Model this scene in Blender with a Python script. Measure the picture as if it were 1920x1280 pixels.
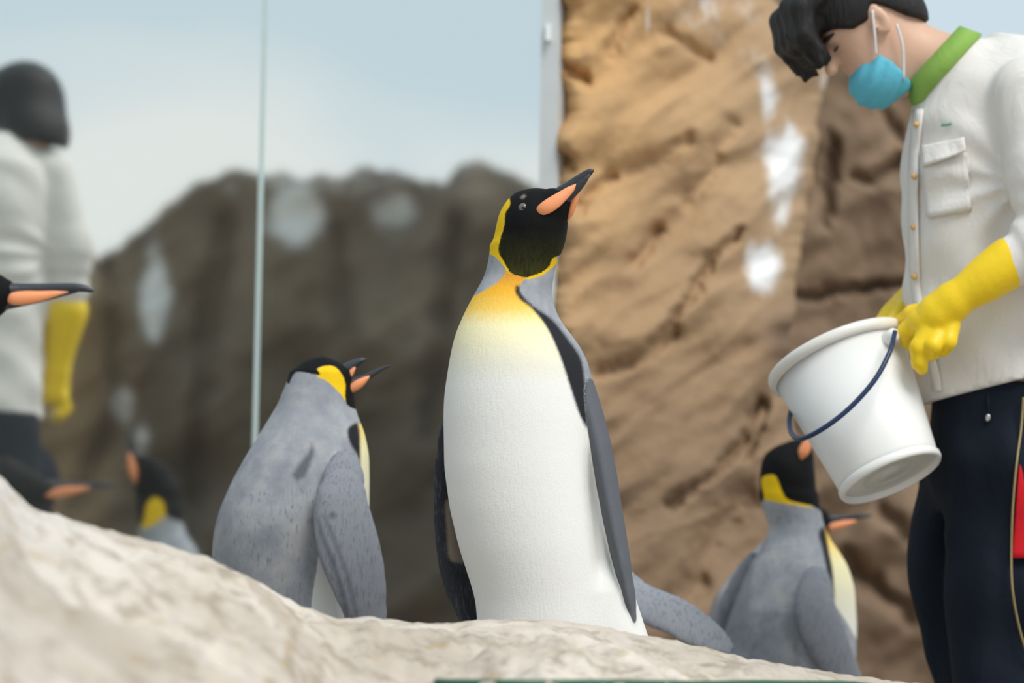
import bpy, math, random
import numpy as np
from mathutils import Vector, Matrix

for o in list(bpy.data.objects):
    bpy.data.objects.remove(o)
SC = bpy.context.scene
COL = SC.collection
random.seed(4); RNG = np.random.default_rng(4)

# ------------------------------------------------------------------ camera, sky, sun, exposure
F_PX = 7200.0                       # 135 mm lens on a 36 mm frame, 1920 px wide
PITCH = math.radians(3.78)
CAM = np.array([0.0, 0.0, 0.18])
cam_d = bpy.data.cameras.new('camera'); cam = bpy.data.objects.new('camera', cam_d); COL.objects.link(cam)
ROLL = 0.019                        # the camera was held very slightly tilted
cam.matrix_world = Matrix.Translation(CAM) @ Matrix.Rotation(math.pi / 2 + PITCH, 4, 'X') @ Matrix.Rotation(ROLL, 4, 'Z')
cam_d.lens = 135; cam_d.sensor_width = 36; cam_d.clip_end = 100
cam_d.dof.use_dof = True; cam_d.dof.focus_distance = 6.62; cam_d.dof.aperture_fstop = 2.8
SC.camera = cam

w = bpy.data.worlds.new('sky'); SC.world = w; w.use_nodes = True
def sky_nodes():
    t = w.node_tree; N = t.nodes.new; L = t.links.new
    tc = N('ShaderNodeTexCoord'); sp = N('ShaderNodeSeparateXYZ'); L(tc.outputs['Generated'], sp.inputs[0])
    nz = N('ShaderNodeTexNoise'); nz.inputs['Scale'].default_value = 9; nz.inputs['Detail'].default_value = 5
    mp = N('ShaderNodeMapping'); mp.inputs['Scale'].default_value = (1, 1, 2.5); L(tc.outputs['Generated'], mp.inputs[0]); L(mp.outputs[0], nz.inputs['Vector'])
    ad = N('ShaderNodeMath'); ad.operation = 'MULTIPLY_ADD'; L(nz.outputs['Fac'], ad.inputs[0]); ad.inputs[1].default_value = -0.09; L(sp.outputs[2], ad.inputs[2])
    r = N('ShaderNodeValToRGB'); L(ad.outputs[0], r.inputs[0]); e = r.color_ramp.elements
    e[0].position = 0.066; e[0].color = (0.84, 0.86, 0.845, 1); e[1].position = 0.094; e[1].color = (0.60, 0.715, 0.79, 1)
    L(r.outputs[0], t.nodes['Background'].inputs[0]); t.nodes['Background'].inputs[1].default_value = 1.02
sky_nodes()
sd = bpy.data.lights.new('key_light', 'SUN'); so = bpy.data.objects.new('key_light', sd); COL.objects.link(so)
sd.energy = 2.5; sd.angle = math.radians(30); sd.color = (1.0, 0.97, 0.92)
so.rotation_euler = Vector((-0.45, 0.62, -1.0)).to_track_quat('-Z', 'Y').to_euler()

vs = SC.view_settings
vs.view_transform = 'Standard'; vs.look = 'None'; vs.gamma = 1.0; vs.use_curve_mapping = False
vs.exposure = 0.0

# ------------------------------------------------------------------ geometry of the place
CP, SP = math.cos(PITCH), math.sin(PITCH)
CR_, SR_ = math.cos(ROLL), math.sin(ROLL)
FLOOR = -0.25

def W(px, py, D):
    """point at depth D (metres in front of the camera) that is seen at a photograph pixel"""
    u = (px - 960) / F_PX; v = (640 - py) / F_PX
    u, v = u * CR_ - v * SR_, v * CR_ + u * SR_
    d = np.array([u, CP - v * SP, SP + v * CP])
    return CAM + d * (D / d[1])

def PROJ(P):
    d = P - CAM
    yc = d[..., 1] * CP + d[..., 2] * SP; zc = -d[..., 1] * SP + d[..., 2] * CP
    u, v = d[..., 0] / yc, zc / yc
    return 960 + F_PX * (u * CR_ + v * SR_), 640 - F_PX * (v * CR_ - u * SR_)

# the glass wall: a vertical plane; ALPHA turns its left end away from the camera
ALPHA = math.radians(-15)
GN = np.array([math.sin(ALPHA), -math.cos(ALPHA), 0.0])       # faces into the enclosure
GT = np.array([-math.cos(ALPHA), -math.sin(ALPHA), 0.0])      # runs to the left along the glass
GP = np.array([W(1036, 200, 8.5)[0], 8.5, 0.0])

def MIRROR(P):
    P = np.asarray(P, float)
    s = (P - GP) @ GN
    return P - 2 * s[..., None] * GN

# ------------------------------------------------------------------ mesh helpers
def mesh_np(name, V, F, mats=(), smooth=True, attrs=None, flip=False):
    V = np.asarray(V, np.float32); F = np.asarray(F, np.int32)
    if flip: F = F[:, ::-1].copy()
    n = F.shape[1]
    me = bpy.data.meshes.new(name)
    me.vertices.add(len(V)); me.vertices.foreach_set('co', V.ravel())
    me.loops.add(F.size); me.loops.foreach_set('vertex_index', F.ravel())
    me.polygons.add(len(F))
    me.polygons.foreach_set('loop_start', np.arange(0, F.size, n, dtype=np.int32))
    me.polygons.foreach_set('loop_total', np.full(len(F), n, np.int32))
    me.polygons.foreach_set('use_smooth', np.full(len(F), smooth, bool))
    me.update(calc_edges=True); me.validate()
    if attrs:
        for k, a in attrs.items():
            at = me.attributes.new(k, 'FLOAT', 'POINT'); at.data.foreach_set('value', np.asarray(a, np.float32))
    for m in mats: me.materials.append(m)
    return me

def link(name, me, parent=None, origin=None):
    o = bpy.data.objects.new(name, me); COL.objects.link(o)
    if parent is not None:
        o.parent = parent
        o.matrix_parent_inverse = Matrix.Identity(4)
    return o

def empty(name, loc, label=None, cat=None, group=None, kind=None):
    o = bpy.data.objects.new(name, None); COL.objects.link(o)
    o.location = [float(c) for c in loc]; o.empty_display_size = 0.1
    tag(o, label, cat, group, kind)
    return o

def tag(o, label=None, cat=None, group=None, kind=None):
    if label: o['label'] = label
    if cat: o['category'] = cat
    if group: o['group'] = group
    if kind: o['kind'] = kind
    return o

class Builder:
    """adds world-space meshes as parts of a thing whose Empty stands at `loc`"""
    def __init__(self, root, loc, mirror=False):
        self.root = root; self.loc = np.asarray(loc, float); self.mirror = mirror
    def add(self, name, V, F, mat, parent=None, smooth=True, attrs=None, solid=0):
        V = np.asarray(V, float)
        if self.mirror: V = MIRROR(V)
        V = V - self.loc
        o = link(name, mesh_np(name, V, F, (mat,), smooth, attrs, flip=self.mirror), parent or self.root)
        if solid:
            m = o.modifiers.new('thick', 'SOLIDIFY'); m.thickness = solid; m.offset = 0
        return o

# ---- signed distance shapes and surface nets
def smin(a, b, k):
    if k <= 0: return np.minimum(a, b)
    h = np.clip(0.5 + 0.5 * (b - a) / k, 0, 1)
    return b + (a - b) * h - k * h * (1 - h)

def cap(X, Y, Z, a, b, ra, rb):
    ba = np.asarray(b, float) - np.asarray(a, float); L = float(ba @ ba) + 1e-12
    x, y, z = X - a[0], Y - a[1], Z - a[2]
    h = np.clip((x * ba[0] + y * ba[1] + z * ba[2]) / L, 0, 1)
    return np.sqrt((x - ba[0] * h) ** 2 + (y - ba[1] * h) ** 2 + (z - ba[2] * h) ** 2) - (ra + (rb - ra) * h)

def chain(X, Y, Z, pts, k=0.0, flat=None):
    """pts: [(x,y,z,r)...]; flat=(normal, ratio) squeezes it along the normal"""
    out = None
    if flat is not None:
        n = np.asarray(flat[0], float); n /= np.linalg.norm(n); q = 1 / flat[1] - 1
        c = np.asarray(pts[0][:3], float)
        def sq(p):
            p = np.asarray(p, float); return p + n * (((p - c) @ n) * q)
        dn = ((X - c[0]) * n[0] + (Y - c[1]) * n[1] + (Z - c[2]) * n[2]) * q
        X, Y, Z = X + dn * n[0], Y + dn * n[1], Z + dn * n[2]
        pts = [(*sq(p[:3]), p[3]) for p in pts]
    for p, r in zip(pts[:-1], pts[1:]):
        d = cap(X, Y, Z, p[:3], r[:3], p[3], r[3])
        out = d if out is None else smin(out, d, k)
    return out

def ell(X, Y, Z, c, r, axes=None):
    x, y, z = X - c[0], Y - c[1], Z - c[2]
    if axes is not None:
        A = [np.asarray(a, float) / np.linalg.norm(a) for a in axes]
        x, y, z = [x * a[0] + y * a[1] + z * a[2] for a in A]
    k0 = np.sqrt((x / r[0]) ** 2 + (y / r[1]) ** 2 + (z / r[2]) ** 2)
    k1 = np.sqrt((x / r[0] ** 2) ** 2 + (y / r[1] ** 2) ** 2 + (z / r[2] ** 2) ** 2) + 1e-9
    return k0 * (k0 - 1) / k1

def smooth1(v, n):
    k = np.hanning(2 * n + 3)[1:-1]; k /= k.sum()
    return np.convolve(np.pad(v, n, mode='edge'), k, mode='valid')

class Loft:
    """stack of ellipses; rows: (z, cx, cy, a, b)"""
    def __init__(self, rows, sm=0.03):
        r = np.array(sorted(rows), float)
        self.z0, self.z1 = r[0, 0], r[-1, 0]
        self.zz = np.linspace(self.z0, self.z1, 400)
        n = max(1, int(sm / (self.zz[1] - self.zz[0])))
        self.c = [smooth1(np.interp(self.zz, r[:, 0], r[:, i]), n) for i in range(1, 5)]
    def at(self, Z): return [np.interp(Z, self.zz, c) for c in self.c]
    def __call__(self, X, Y, Z):
        z1d = Z[0, 0, :] if Z.ndim == 3 else Z
        cx, cy, a, b = self.at(z1d)
        k = np.sqrt(((X - cx) / a) ** 2 + ((Y - cy) / b) ** 2)
        d = (k - 1) * np.minimum(a, b)
        return np.maximum(d, np.maximum(Z - self.z1, self.z0 - Z))

def surface_nets(fn, lo, hi, h):
    ax = [np.arange(lo[i], hi[i] + h, h) for i in range(3)]
    X, Y, Z = np.meshgrid(*ax, indexing='ij')
    Fv = fn(X, Y, Z).astype(np.float32)
    nx, ny, nz = Fv.shape
    S = Fv < 0
    cs = np.zeros((nx - 1, ny - 1, nz - 1), np.int8)
    for i in (0, 1):
        for j in (0, 1):
            for k in (0, 1):
                cs += S[i:nx - 1 + i, j:ny - 1 + j, k:nz - 1 + k]
    act = (cs > 0) & (cs < 8)
    idx = np.full(act.shape, -1, np.int32)
    I, J, K = np.nonzero(act); N = len(I)
    idx[I, J, K] = np.arange(N)
    acc = np.zeros((N, 3)); cnt = np.zeros(N)
    cor = [(i, j, k) for i in (0, 1) for j in (0, 1) for k in (0, 1)]
    for a in cor:
        for d in range(3):
            if a[d]: continue
            b = list(a); b[d] = 1
            fa = Fv[I + a[0], J + a[1], K + a[2]]; fb = Fv[I + b[0], J + b[1], K + b[2]]
            m = (fa < 0) != (fb < 0)
            t = np.where(m, fa / np.where(m, fa - fb, 1), 0)
            p = np.array([np.full(N, a[0], float), np.full(N, a[1], float), np.full(N, a[2], float)]).T
            p[:, d] += t
            acc[m] += p[m]; cnt[m] += 1
    V = acc / cnt[:, None] + np.stack([I, J, K], 1)
    V = V * h + np.array(lo)
    quads = []
    for d in range(3):
        e, g = [(1, 2), (2, 0), (0, 1)][d]
        sl0 = [slice(None)] * 3; sl1 = [slice(None)] * 3
        sl0[d] = slice(0, -1); sl1[d] = slice(1, None)
        ch = S[tuple(sl0)] != S[tuple(sl1)]
        q = np.array(np.nonzero(ch)).T
        q = q[(q[:, e] > 0) & (q[:, g] > 0) & (q[:, e] < Fv.shape[e] - 1) & (q[:, g] < Fv.shape[g] - 1)]
        ins = S[tuple(q.T)]
        def cell(de, dg):
            c = q.copy(); c[:, e] += de; c[:, g] += dg
            return idx[c[:, 0], c[:, 1], c[:, 2]]
        f = np.stack([cell(-1, -1), cell(0, -1), cell(0, 0), cell(-1, 0)], 1)
        f[~ins] = f[~ins][:, ::-1]
        quads.append(f)
    Fq = np.concatenate(quads)
    Fq = Fq[(Fq >= 0).all(1)]
    return V, Fq

def surf_y(fn, x, z, y0, y1, n=400):
    """first surface met going away from the camera"""
    ys = np.linspace(y0, y1, n)
    f = fn(np.full(n, x), ys, np.full(n, z))
    i = np.nonzero(f < 0)[0]
    return ys[i[0]] if len(i) else None

def smooth_poly(P, n=5):
    P = np.array(P, float); m = len(P); out = []
    for i in range(m):
        p0, p1, p2, p3 = P[i - 1], P[i], P[(i + 1) % m], P[(i + 2) % m]
        if np.linalg.norm(p2 - p1) > 70: out.append(p1); continue
        for f in np.arange(n) / n:
            out.append(0.5 * (2 * p1 + (p2 - p0) * f + (2 * p0 - 5 * p1 + 4 * p2 - p3) * f ** 2 + (3 * p1 - p0 - 3 * p2 + p3) * f ** 3))
    return np.array(out)

def sdpoly(px, py, poly):
    """signed distance to a polygon, positive inside"""
    P = np.array(poly, float); d = np.full(px.shape, 1e9); ins = np.zeros(px.shape, bool)
    for a, b in zip(P, np.roll(P, -1, 0)):
        e = b - a; wx, wy = px - a[0], py - a[1]
        t = np.clip((wx * e[0] + wy * e[1]) / (e @ e + 1e-9), 0, 1)
        d = np.minimum(d, (wx - e[0] * t) ** 2 + (wy - e[1] * t) ** 2)
        c = (a[1] > py) != (b[1] > py)
        xi = a[0] + (py - a[1]) * e[0] / (e[1] if abs(e[1]) > 1e-9 else 1e-9)
        ins ^= c & (px < xi)
    return np.where(ins, 1, -1) * np.sqrt(d)

def sweep(pts, side, n=14):
    """tube along pts [(x,y,z,ra,rb)]; ra along `side`, rb across it"""
    P = np.array([p[:3] for p in pts], float); ra = np.array([p[3] for p in pts]); rb = np.array([p[4] for p in pts])
    T = np.gradient(P, axis=0); T /= np.linalg.norm(T, axis=1)[:, None]
    side = np.asarray(side, float)
    A = side - (T @ side)[:, None] * T; A /= np.linalg.norm(A, axis=1)[:, None]
    B = np.cross(T, A)
    th = np.linspace(0, 2 * math.pi, n, endpoint=False)
    V = P[:, None] + A[:, None] * (ra[:, None] * np.cos(th))[..., None] + B[:, None] * (rb[:, None] * np.sin(th))[..., None]
    V = V.reshape(-1, 3); m = len(P); F = []
    for i in range(m - 1):
        for j in range(n):
            k = (j + 1) % n
            F.append((i * n + j, i * n + k, (i + 1) * n + k, (i + 1) * n + j))
    V = np.vstack([V, P[0] - T[0] * 1e-4, P[-1] + T[-1] * 1e-4])
    for j in range(n):
        k = (j + 1) % n
        F.append((j, m * n, m * n, k)); F.append(((m - 1) * n + j, (m - 1) * n + k, m * n + 1, m * n + 1))
    F = np.array(F)
    tri = np.array([len(set(f)) == 3 for f in F])
    # keep quads only: caps become thin quads by pairing neighbours
    Q = [f for f in F[~tri]]
    for j in range(0, n, 2):
        k = (j + 1) % n; l = (j + 2) % n
        Q.append((m * n, l, k, j)); b = (m - 1) * n
        Q.append((m * n + 1, b + j, b + k, b + l))
    return V, np.array(Q)

def spline(pts, n=24):
    P = np.array(pts, float); m = len(P)
    s = np.linspace(0, m - 1, n); out = []
    for t in s:
        i = min(int(t), m - 2); f = t - i
        p0, p1, p2, p3 = P[max(i - 1, 0)], P[i], P[i + 1], P[min(i + 2, m - 1)]
        out.append(0.5 * (2 * p1 + (p2 - p0) * f + (2 * p0 - 5 * p1 + 4 * p2 - p3) * f ** 2 + (3 * p1 - p0 - 3 * p2 + p3) * f ** 3))
    return np.array(out)

def noise2(x, y, seed=0, octaves=4, gain=0.5):
    """fractal gradient noise, about -1..1"""
    r = np.random.default_rng(seed); out = 0; amp = 1.0
    for o in range(octaves):
        g = r.uniform(0, 2 * math.pi, (128, 128))
        xi = np.floor(x).astype(int); yi = np.floor(y).astype(int); fx = x - xi; fy = y - yi
        def gr(i, j):
            a = g[(xi + i) % 128, (yi + j) % 128]
            return np.cos(a) * (fx - i) + np.sin(a) * (fy - j)
        u = fx * fx * fx * (fx * (fx * 6 - 15) + 10); v = fy * fy * fy * (fy * (fy * 6 - 15) + 10)
        n = (gr(0, 0) * (1 - u) + gr(1, 0) * u) * (1 - v) + (gr(0, 1) * (1 - u) + gr(1, 1) * u) * v
        out = out + n * amp * 1.5; amp *= gain; x = x * 2.03 + 7.3; y = y * 2.03 + 3.1
    return out

# ------------------------------------------------------------------ materials
class MB:
    def __init__(self, name):
        self.m = bpy.data.materials.new(name); self.m.use_nodes = True
        self.t = self.m.node_tree; self.t.nodes.clear()
        self.out = self.t.nodes.new('ShaderNodeOutputMaterial')
    def n(self, typ, ins=None, **kw):
        nd = self.t.nodes.new('ShaderNode' + typ)
        for k, v in kw.items(): setattr(nd, k, v)
        for k, v in (ins or {}).items():
            s = nd.inputs[k]
            if hasattr(v, 'is_output'): self.t.links.new(v, s)
            else: s.default_value = v
        return nd
    def attr(self, name): return self.n('Attribute', attribute_name=name).outputs['Fac']
    def coord(self, scale=(1, 1, 1), which='Object'):
        c = self.n('TexCoord').outputs[which]
        return self.n('Mapping', {'Vector': c, 'Scale': scale}).outputs[0]
    def noise(self, scale, detail=4, rough=0.55, vec=None, dist=0):
        ins = {'Scale': scale, 'Detail': detail, 'Roughness': rough, 'Distortion': dist}
        ins['Vector'] = vec if vec is not None else self.coord()
        return self.n('TexNoise', ins).outputs['Fac']
    def math(self, op, a, b=0.0, c=None):
        nd = self.n('Math', operation=op)
        for i, v in enumerate((a, b) if c is None else (a, b, c)):
            if hasattr(v, 'is_output'): self.t.links.new(v, nd.inputs[i])
            else: nd.inputs[i].default_value = v
        return nd.outputs[0]
    def step(self, v, lo, hi):
        return self.n('MapRange', {'Value': v, 'From Min': lo, 'From Max': hi, 'To Min': 0.0, 'To Max': 1.0}, interpolation_type='SMOOTHSTEP').outputs[0]
    def mix(self, f, a, b):
        nd = self.n('Mix', data_type='RGBA')
        for k, v in (('Factor', f), ('A', a), ('B', b)):
            s = [i for i in nd.inputs if i.name == k and (i.type == 'RGBA' or (k == 'Factor' and i.type == 'VALUE'))][0]
            if hasattr(v, 'is_output'): self.t.links.new(v, s)
            else: s.default_value = v if k == 'Factor' else (*v, 1)
        return [o for o in nd.outputs if o.type == 'RGBA'][0]
    def ramp(self, v, stops):
        nd = self.n('ValToRGB', {'Fac': v}); e = nd.color_ramp.elements
        while len(e) < len(stops): e.new(0.5)
        for el, (p, c) in zip(e, stops): el.position = p; el.color = (*c, 1)
        return nd.outputs[0]
    def finish(self, color, rough=0.6, bump=None, bstr=0.3, bdist=0.01, spec=0.4, **kw):
        ins = {'Roughness': rough, 'Specular IOR Level': spec}
        ins['Base Color'] = color if hasattr(color, 'is_output') else (*color, 1)
        for k, v in kw.items(): ins[k] = v
        if bump is not None:
            ins['Normal'] = self.n('Bump', {'Height': bump, 'Strength': bstr, 'Distance': bdist}).outputs[0]
        p = self.n('BsdfPrincipled', ins)
        self.t.links.new(p.outputs[0], self.out.inputs[0])
        return self.m

def simple(name, col, rough=0.5, scale=60, var=0.12, bstr=0.1, spec=0.4, **kw):
    b = MB(name); nz = b.noise(scale, 4)
    c = b.mix(nz, tuple(x * (1 - var) for x in col), tuple(min(1, x * (1 + var)) for x in col))
    return b.finish(c, rough, nz, bstr, 0.004, spec, **kw)

def penguin_material():
    b = MB('plumage')
    fine = b.noise(330, 3, 0.7)
    wob = b.math('MULTIPLY', b.math('SUBTRACT', fine, 0.5), 0.006)
    big = b.noise(13, 5, 0.6)
    streak = b.noise(1, 5, 0.65, b.coord((210, 210, 46)))
    def m(name, lo=-0.0012, hi=0.0012):
        return b.step(b.math('ADD', b.attr(name), wob), lo, hi)
    grey = b.ramp(big, [(0.3, (0.24, 0.255, 0.29)), (0.5, (0.35, 0.365, 0.395)), (0.68, (0.47, 0.46, 0.46))])
    speck = b.math('MULTIPLY', b.step(streak, 0.55, 0.68), b.attr('speck'))
    grey = b.mix(speck, grey, (0.11, 0.12, 0.15))
    flipc = b.mix(b.attr('fdark'), (0.34, 0.355, 0.395), (0.042, 0.044, 0.052))
    flipc = b.mix(b.math('MULTIPLY', b.step(streak, 0.5, 0.64), 0.5), flipc, (0.12, 0.125, 0.15))
    col = b.mix(m('flip', -0.001, 0.001), grey, flipc)
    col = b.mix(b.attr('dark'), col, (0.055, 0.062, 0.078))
    white = b.ramp(b.math('ADD', b.attr('warm'), b.math('MULTIPLY', b.math('SUBTRACT', streak, 0.5), 0.16)),
                   [(0.0, (0.80, 0.36, 0.045)), (0.14, (0.90, 0.47, 0.04)), (0.30, (0.92, 0.60, 0.12)), (0.46, (0.88, 0.80, 0.47)), (0.80, (0.81, 0.78, 0.65)), (1.0, (0.81, 0.795, 0.765))])
    col = b.mix(m('white'), col, white)
    col = b.mix(m('band', -0.004, 0.004), col, (0.022, 0.022, 0.026))
    col = b.mix(m('yellow'), col, (0.87, 0.56, 0.012))
    olive = b.mix(b.math('MULTIPLY', b.attr('olive'), b.step(streak, 0.2, 0.6)), (0.006, 0.006, 0.0066), (0.05, 0.05, 0.008))
    col = b.mix(m('black'), col, olive)
    col = b.mix(m('tan', -0.004, 0.005), col, (0.36, 0.30, 0.23))
    rough = b.math('SUBTRACT', 0.68, b.math('MULTIPLY', b.attr('flip'), 0))
    ht = b.math('ADD', b.math('MULTIPLY', streak, 0.6), b.math('MULTIPLY', fine, 0.4))
    return b.finish(col, rough, ht, 0.32, 0.006, 0.12)

M_PEN = penguin_material()
M_BILL = simple('bill_dark_horn', (0.035, 0.038, 0.045), 0.32, 200, 0.3, 0.15)
def _plate():
    b = MB('bill_orange_plate'); nz = b.noise(25, 2)
    return b.finish(b.mix(nz, (0.90, 0.30, 0.10), (0.88, 0.36, 0.19)), 0.38, b.noise(180), 0.05, 0.002)
M_PLATE = _plate()
M_IRIS = simple('eye_iris', (0.13, 0.115, 0.10), 0.12, 500, 0.4, 0.0)
M_PUPIL = simple('eye_pupil', (0.004, 0.004, 0.006), 0.08, 50, 0.0, 0.0)
M_FOOT = simple('foot_skin', (0.03, 0.03, 0.034), 0.6, 120, 0.3, 0.5)

def rock_material(name, base, alt, dark, pale_col=(0.80, 0.80, 0.80), s1=2.2, bstr=0.13):
    b = MB(name)
    c = b.coord()
    big = b.noise(s1, 6, 0.6, c, 0.6); med = b.noise(s1 * 5, 5, 0.65, c); fin = b.noise(s1 * 26, 5, 0.7, c)
    col = b.mix(b.step(big, 0.36, 0.66), base, alt)
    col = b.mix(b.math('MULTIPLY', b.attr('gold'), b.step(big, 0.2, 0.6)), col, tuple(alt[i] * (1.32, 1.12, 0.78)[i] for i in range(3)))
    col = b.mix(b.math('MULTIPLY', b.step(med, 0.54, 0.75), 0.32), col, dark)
    col = b.mix(b.math('MULTIPLY', b.attr('darken'), b.step(big, 0.2, 0.55)), col, dark)
    col = b.mix(b.math('MULTIPLY', b.step(fin, 0.55, 0.75), 0.10), col, tuple(min(1, x * 1.6) for x in alt))
    sn = b.step(b.math('ADD', b.attr('snow'), b.math('MULTIPLY', b.math('SUBTRACT', med, 0.5), 1.3)), 0.25, 0.85)
    col = b.mix(sn, col, pale_col)
    ht = b.math('ADD', b.math('MULTIPLY', med, 0.7), b.math('MULTIPLY', fin, 0.3))
    return b.finish(col, 0.85, ht, bstr, 0.03, 0.2)

M_ROCK = rock_material('rock_wall_tan', (0.37, 0.245, 0.145), (0.46, 0.315, 0.19), (0.19, 0.125, 0.082))
M_ROCK2 = rock_material('rock_wall_brown', (0.235, 0.16, 0.105), (0.285, 0.20, 0.135), (0.15, 0.10, 0.068))
M_ROCK3 = rock_material('rock_mound_grey_brown', (0.165, 0.128, 0.092), (0.22, 0.17, 0.12), (0.09, 0.072, 0.055), (0.70, 0.70, 0.68))
def fore_material():
    b = MB('rock_cream'); c = b.coord()
    big = b.noise(2.3, 6, 0.6, c, 0.7); med = b.noise(13, 6, 0.68, c, 0.5); fin = b.noise(60, 5, 0.7, c)
    col = b.mix(b.step(big, 0.36, 0.62), (0.52, 0.445, 0.37), (0.74, 0.655, 0.565))
    col = b.mix(b.math('MULTIPLY', b.attr('snow'), b.step(big, 0.3, 0.6)), col, (0.58, 0.565, 0.56))
    col = b.mix(b.math('MULTIPLY', b.step(med, 0.49, 0.62), 0.72), col, (0.35, 0.285, 0.22))
    col = b.mix(b.math('MULTIPLY', b.step(b.noise(9, 5, 0.7, b.coord((1, 1, 2.5))), 0.57, 0.68), 0.6), col, (0.46, 0.32, 0.16))
    col = b.mix(b.math('MULTIPLY', b.step(fin, 0.58, 0.75), 0.35), col, (0.28, 0.23, 0.18))
    ht = b.math('ADD', b.math('MULTIPLY', med, 0.75), b.math('MULTIPLY', fin, 0.25))
    return b.finish(col, 0.9, ht, 0.6, 0.03, 0.15)
M_FORE = fore_material()
M_FLOOR = simple('floor_concrete', (0.36, 0.31, 0.26), 0.85, 12, 0.2, 0.3)

def glass_material():
    b = MB('viewing_glass')
    veil = b.noise(1.4, 4, 0.5, b.coord((1, 1, 0.5)), 0.6)
    gl = b.n('BsdfGlossy', {'Color': (0.93, 0.965, 0.95, 1), 'Roughness': 0.035})
    tr = b.n('BsdfTransparent', {'Color': (0.7, 0.78, 0.75, 1)})
    m1 = b.n('MixShader', {0: 0.92, 1: tr.outputs[0], 2: gl.outputs[0]})
    df = b.n('BsdfDiffuse', {'Color': (0.75, 0.80, 0.78, 1)})
    f = b.math('ADD', b.math('MULTIPLY', b.step(veil, 0.35, 0.75), 0.03), 0.012)
    m2 = b.n('MixShader', {0: f, 1: m1.outputs[0], 2: df.outputs[0]})
    b.t.links.new(m2.outputs[0], b.out.inputs[0])
    return b.m
M_GLASS = glass_material()
M_JOINT = simple('joint_silicone', (0.55, 0.66, 0.64), 0.35, 30, 0.05, 0.05)
M_EDGE = simple('edge_profile', (0.62, 0.64, 0.64), 0.45, 20, 0.05, 0.05)
M_GLINT = simple('white_glint', (0.85, 0.87, 0.88), 0.15, 30, 0.02, 0.0)
M_HALL = simple('dark_hall', (0.03, 0.032, 0.034), 0.8)

# ------------------------------------------------------------------ the setting
def box(V0, V1):
    x0, y0, z0 = V0; x1, y1, z1 = V1
    V = [(x0, y0, z0), (x1, y0, z0), (x1, y1, z0), (x0, y1, z0), (x0, y0, z1), (x1, y0, z1), (x1, y1, z1), (x0, y1, z1)]
    F = [(0, 3, 2, 1), (4, 5, 6, 7), (0, 1, 5, 4), (1, 2, 6, 5), (2, 3, 7, 6), (3, 0, 4, 7)]
    return np.array(V, float), np.array(F)

def structure(name, V, F, mat, label=None, smooth=False, attrs=None):
    o = link(name, mesh_np(name, V, F, (mat,), smooth, attrs)); o['kind'] = 'structure'
    if label: o['label'] = label
    return o

V, F = box((-9, -5, FLOOR - 0.2), (7, 14, FLOOR)); structure('floor', V, F, M_FLOOR, 'pale concrete floor of the enclosure')
def along_glass(t0, t1, y0, y1, z0, z1):
    """box in glass coordinates: t to the left, y into the enclosure"""
    V, F = box((t0, y0, z0), (t1, y1, z1))
    Wd = GP + V[:, :1] * GT + V[:, 1:2] * GN; Wd[:, 2] = V[:, 2]
    return Wd, F[:, ::-1] if np.cross(GT, GN)[2] < 0 else F

def t_of(px):
    k = W(px, 400, 1.0)[0]
    return (k * GP[1] - GP[0]) / (GT[0] - k * GT[1])
tj = t_of(488)
win = empty('window_1', GP + np.array([0, 0, FLOOR]), 'tall frameless viewing glass wall reflecting the enclosure', kind='structure')
bw = Builder(win, GP + np.array([0, 0, FLOOR]))
for a, bb in ((0.026, tj - 0.004), (tj + 0.004, 3.4)):
    V, F = along_glass(a, bb, -0.02, 0.0, FLOOR, 3.2); bw.add('pane', V, F, M_GLASS, smooth=False)
V, F = along_glass(tj - 0.005, tj + 0.005, -0.018, 0.003, FLOOR, 3.2); bw.add('joint', V, F, M_JOINT, smooth=False)['label'] = 'pale vertical joint between the two panes'
V, F = along_glass(-0.014, 0.026, -0.06, 0.010, FLOOR, 3.2); bw.add('edge_profile', V, F, M_EDGE, smooth=False)['label'] = 'pale grey vertical edge profile'
p = W(1028, 60, 8.47); V, F = box((p[0] - 0.006, 8.47, p[2] - 0.018), (p[0] + 0.006, 8.50, p[2] + 0.018)); bw.add('clip', V, F, M_GLINT, smooth=False)['label'] = 'small white block imitating a highlight on the edge profile'  # added white block imitating a bright highlight on the glass edge
V, F = along_glass(0.15, 4.0, -1.6, -1.5, FLOOR, 3.4); structure('wall_hall', V, F, M_HALL, 'dark wall of the hall behind the glass')
# ---- rocks
def grid_faces(n, m):
    i, j = np.meshgrid(np.arange(n - 1), np.arange(m - 1), indexing='ij'); a = i * m + j
    return np.stack([a, a + m, a + m + 1, a + 1], -1).reshape(-1, 4)

def skirt(n, m, off):
    """quads joining the rim of the front grid to the rim of the back grid"""
    rim = [(i, 0) for i in range(n)] + [(n - 1, j) for j in range(1, m)] + [(i, m - 1) for i in range(n - 2, -1, -1)] + [(0, j) for j in range(m - 2, 0, -1)]
    r = np.array([i * m + j for i, j in rim]); q = np.roll(r, -1)
    return np.stack([q, r, r + off, q + off], 1)

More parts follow.
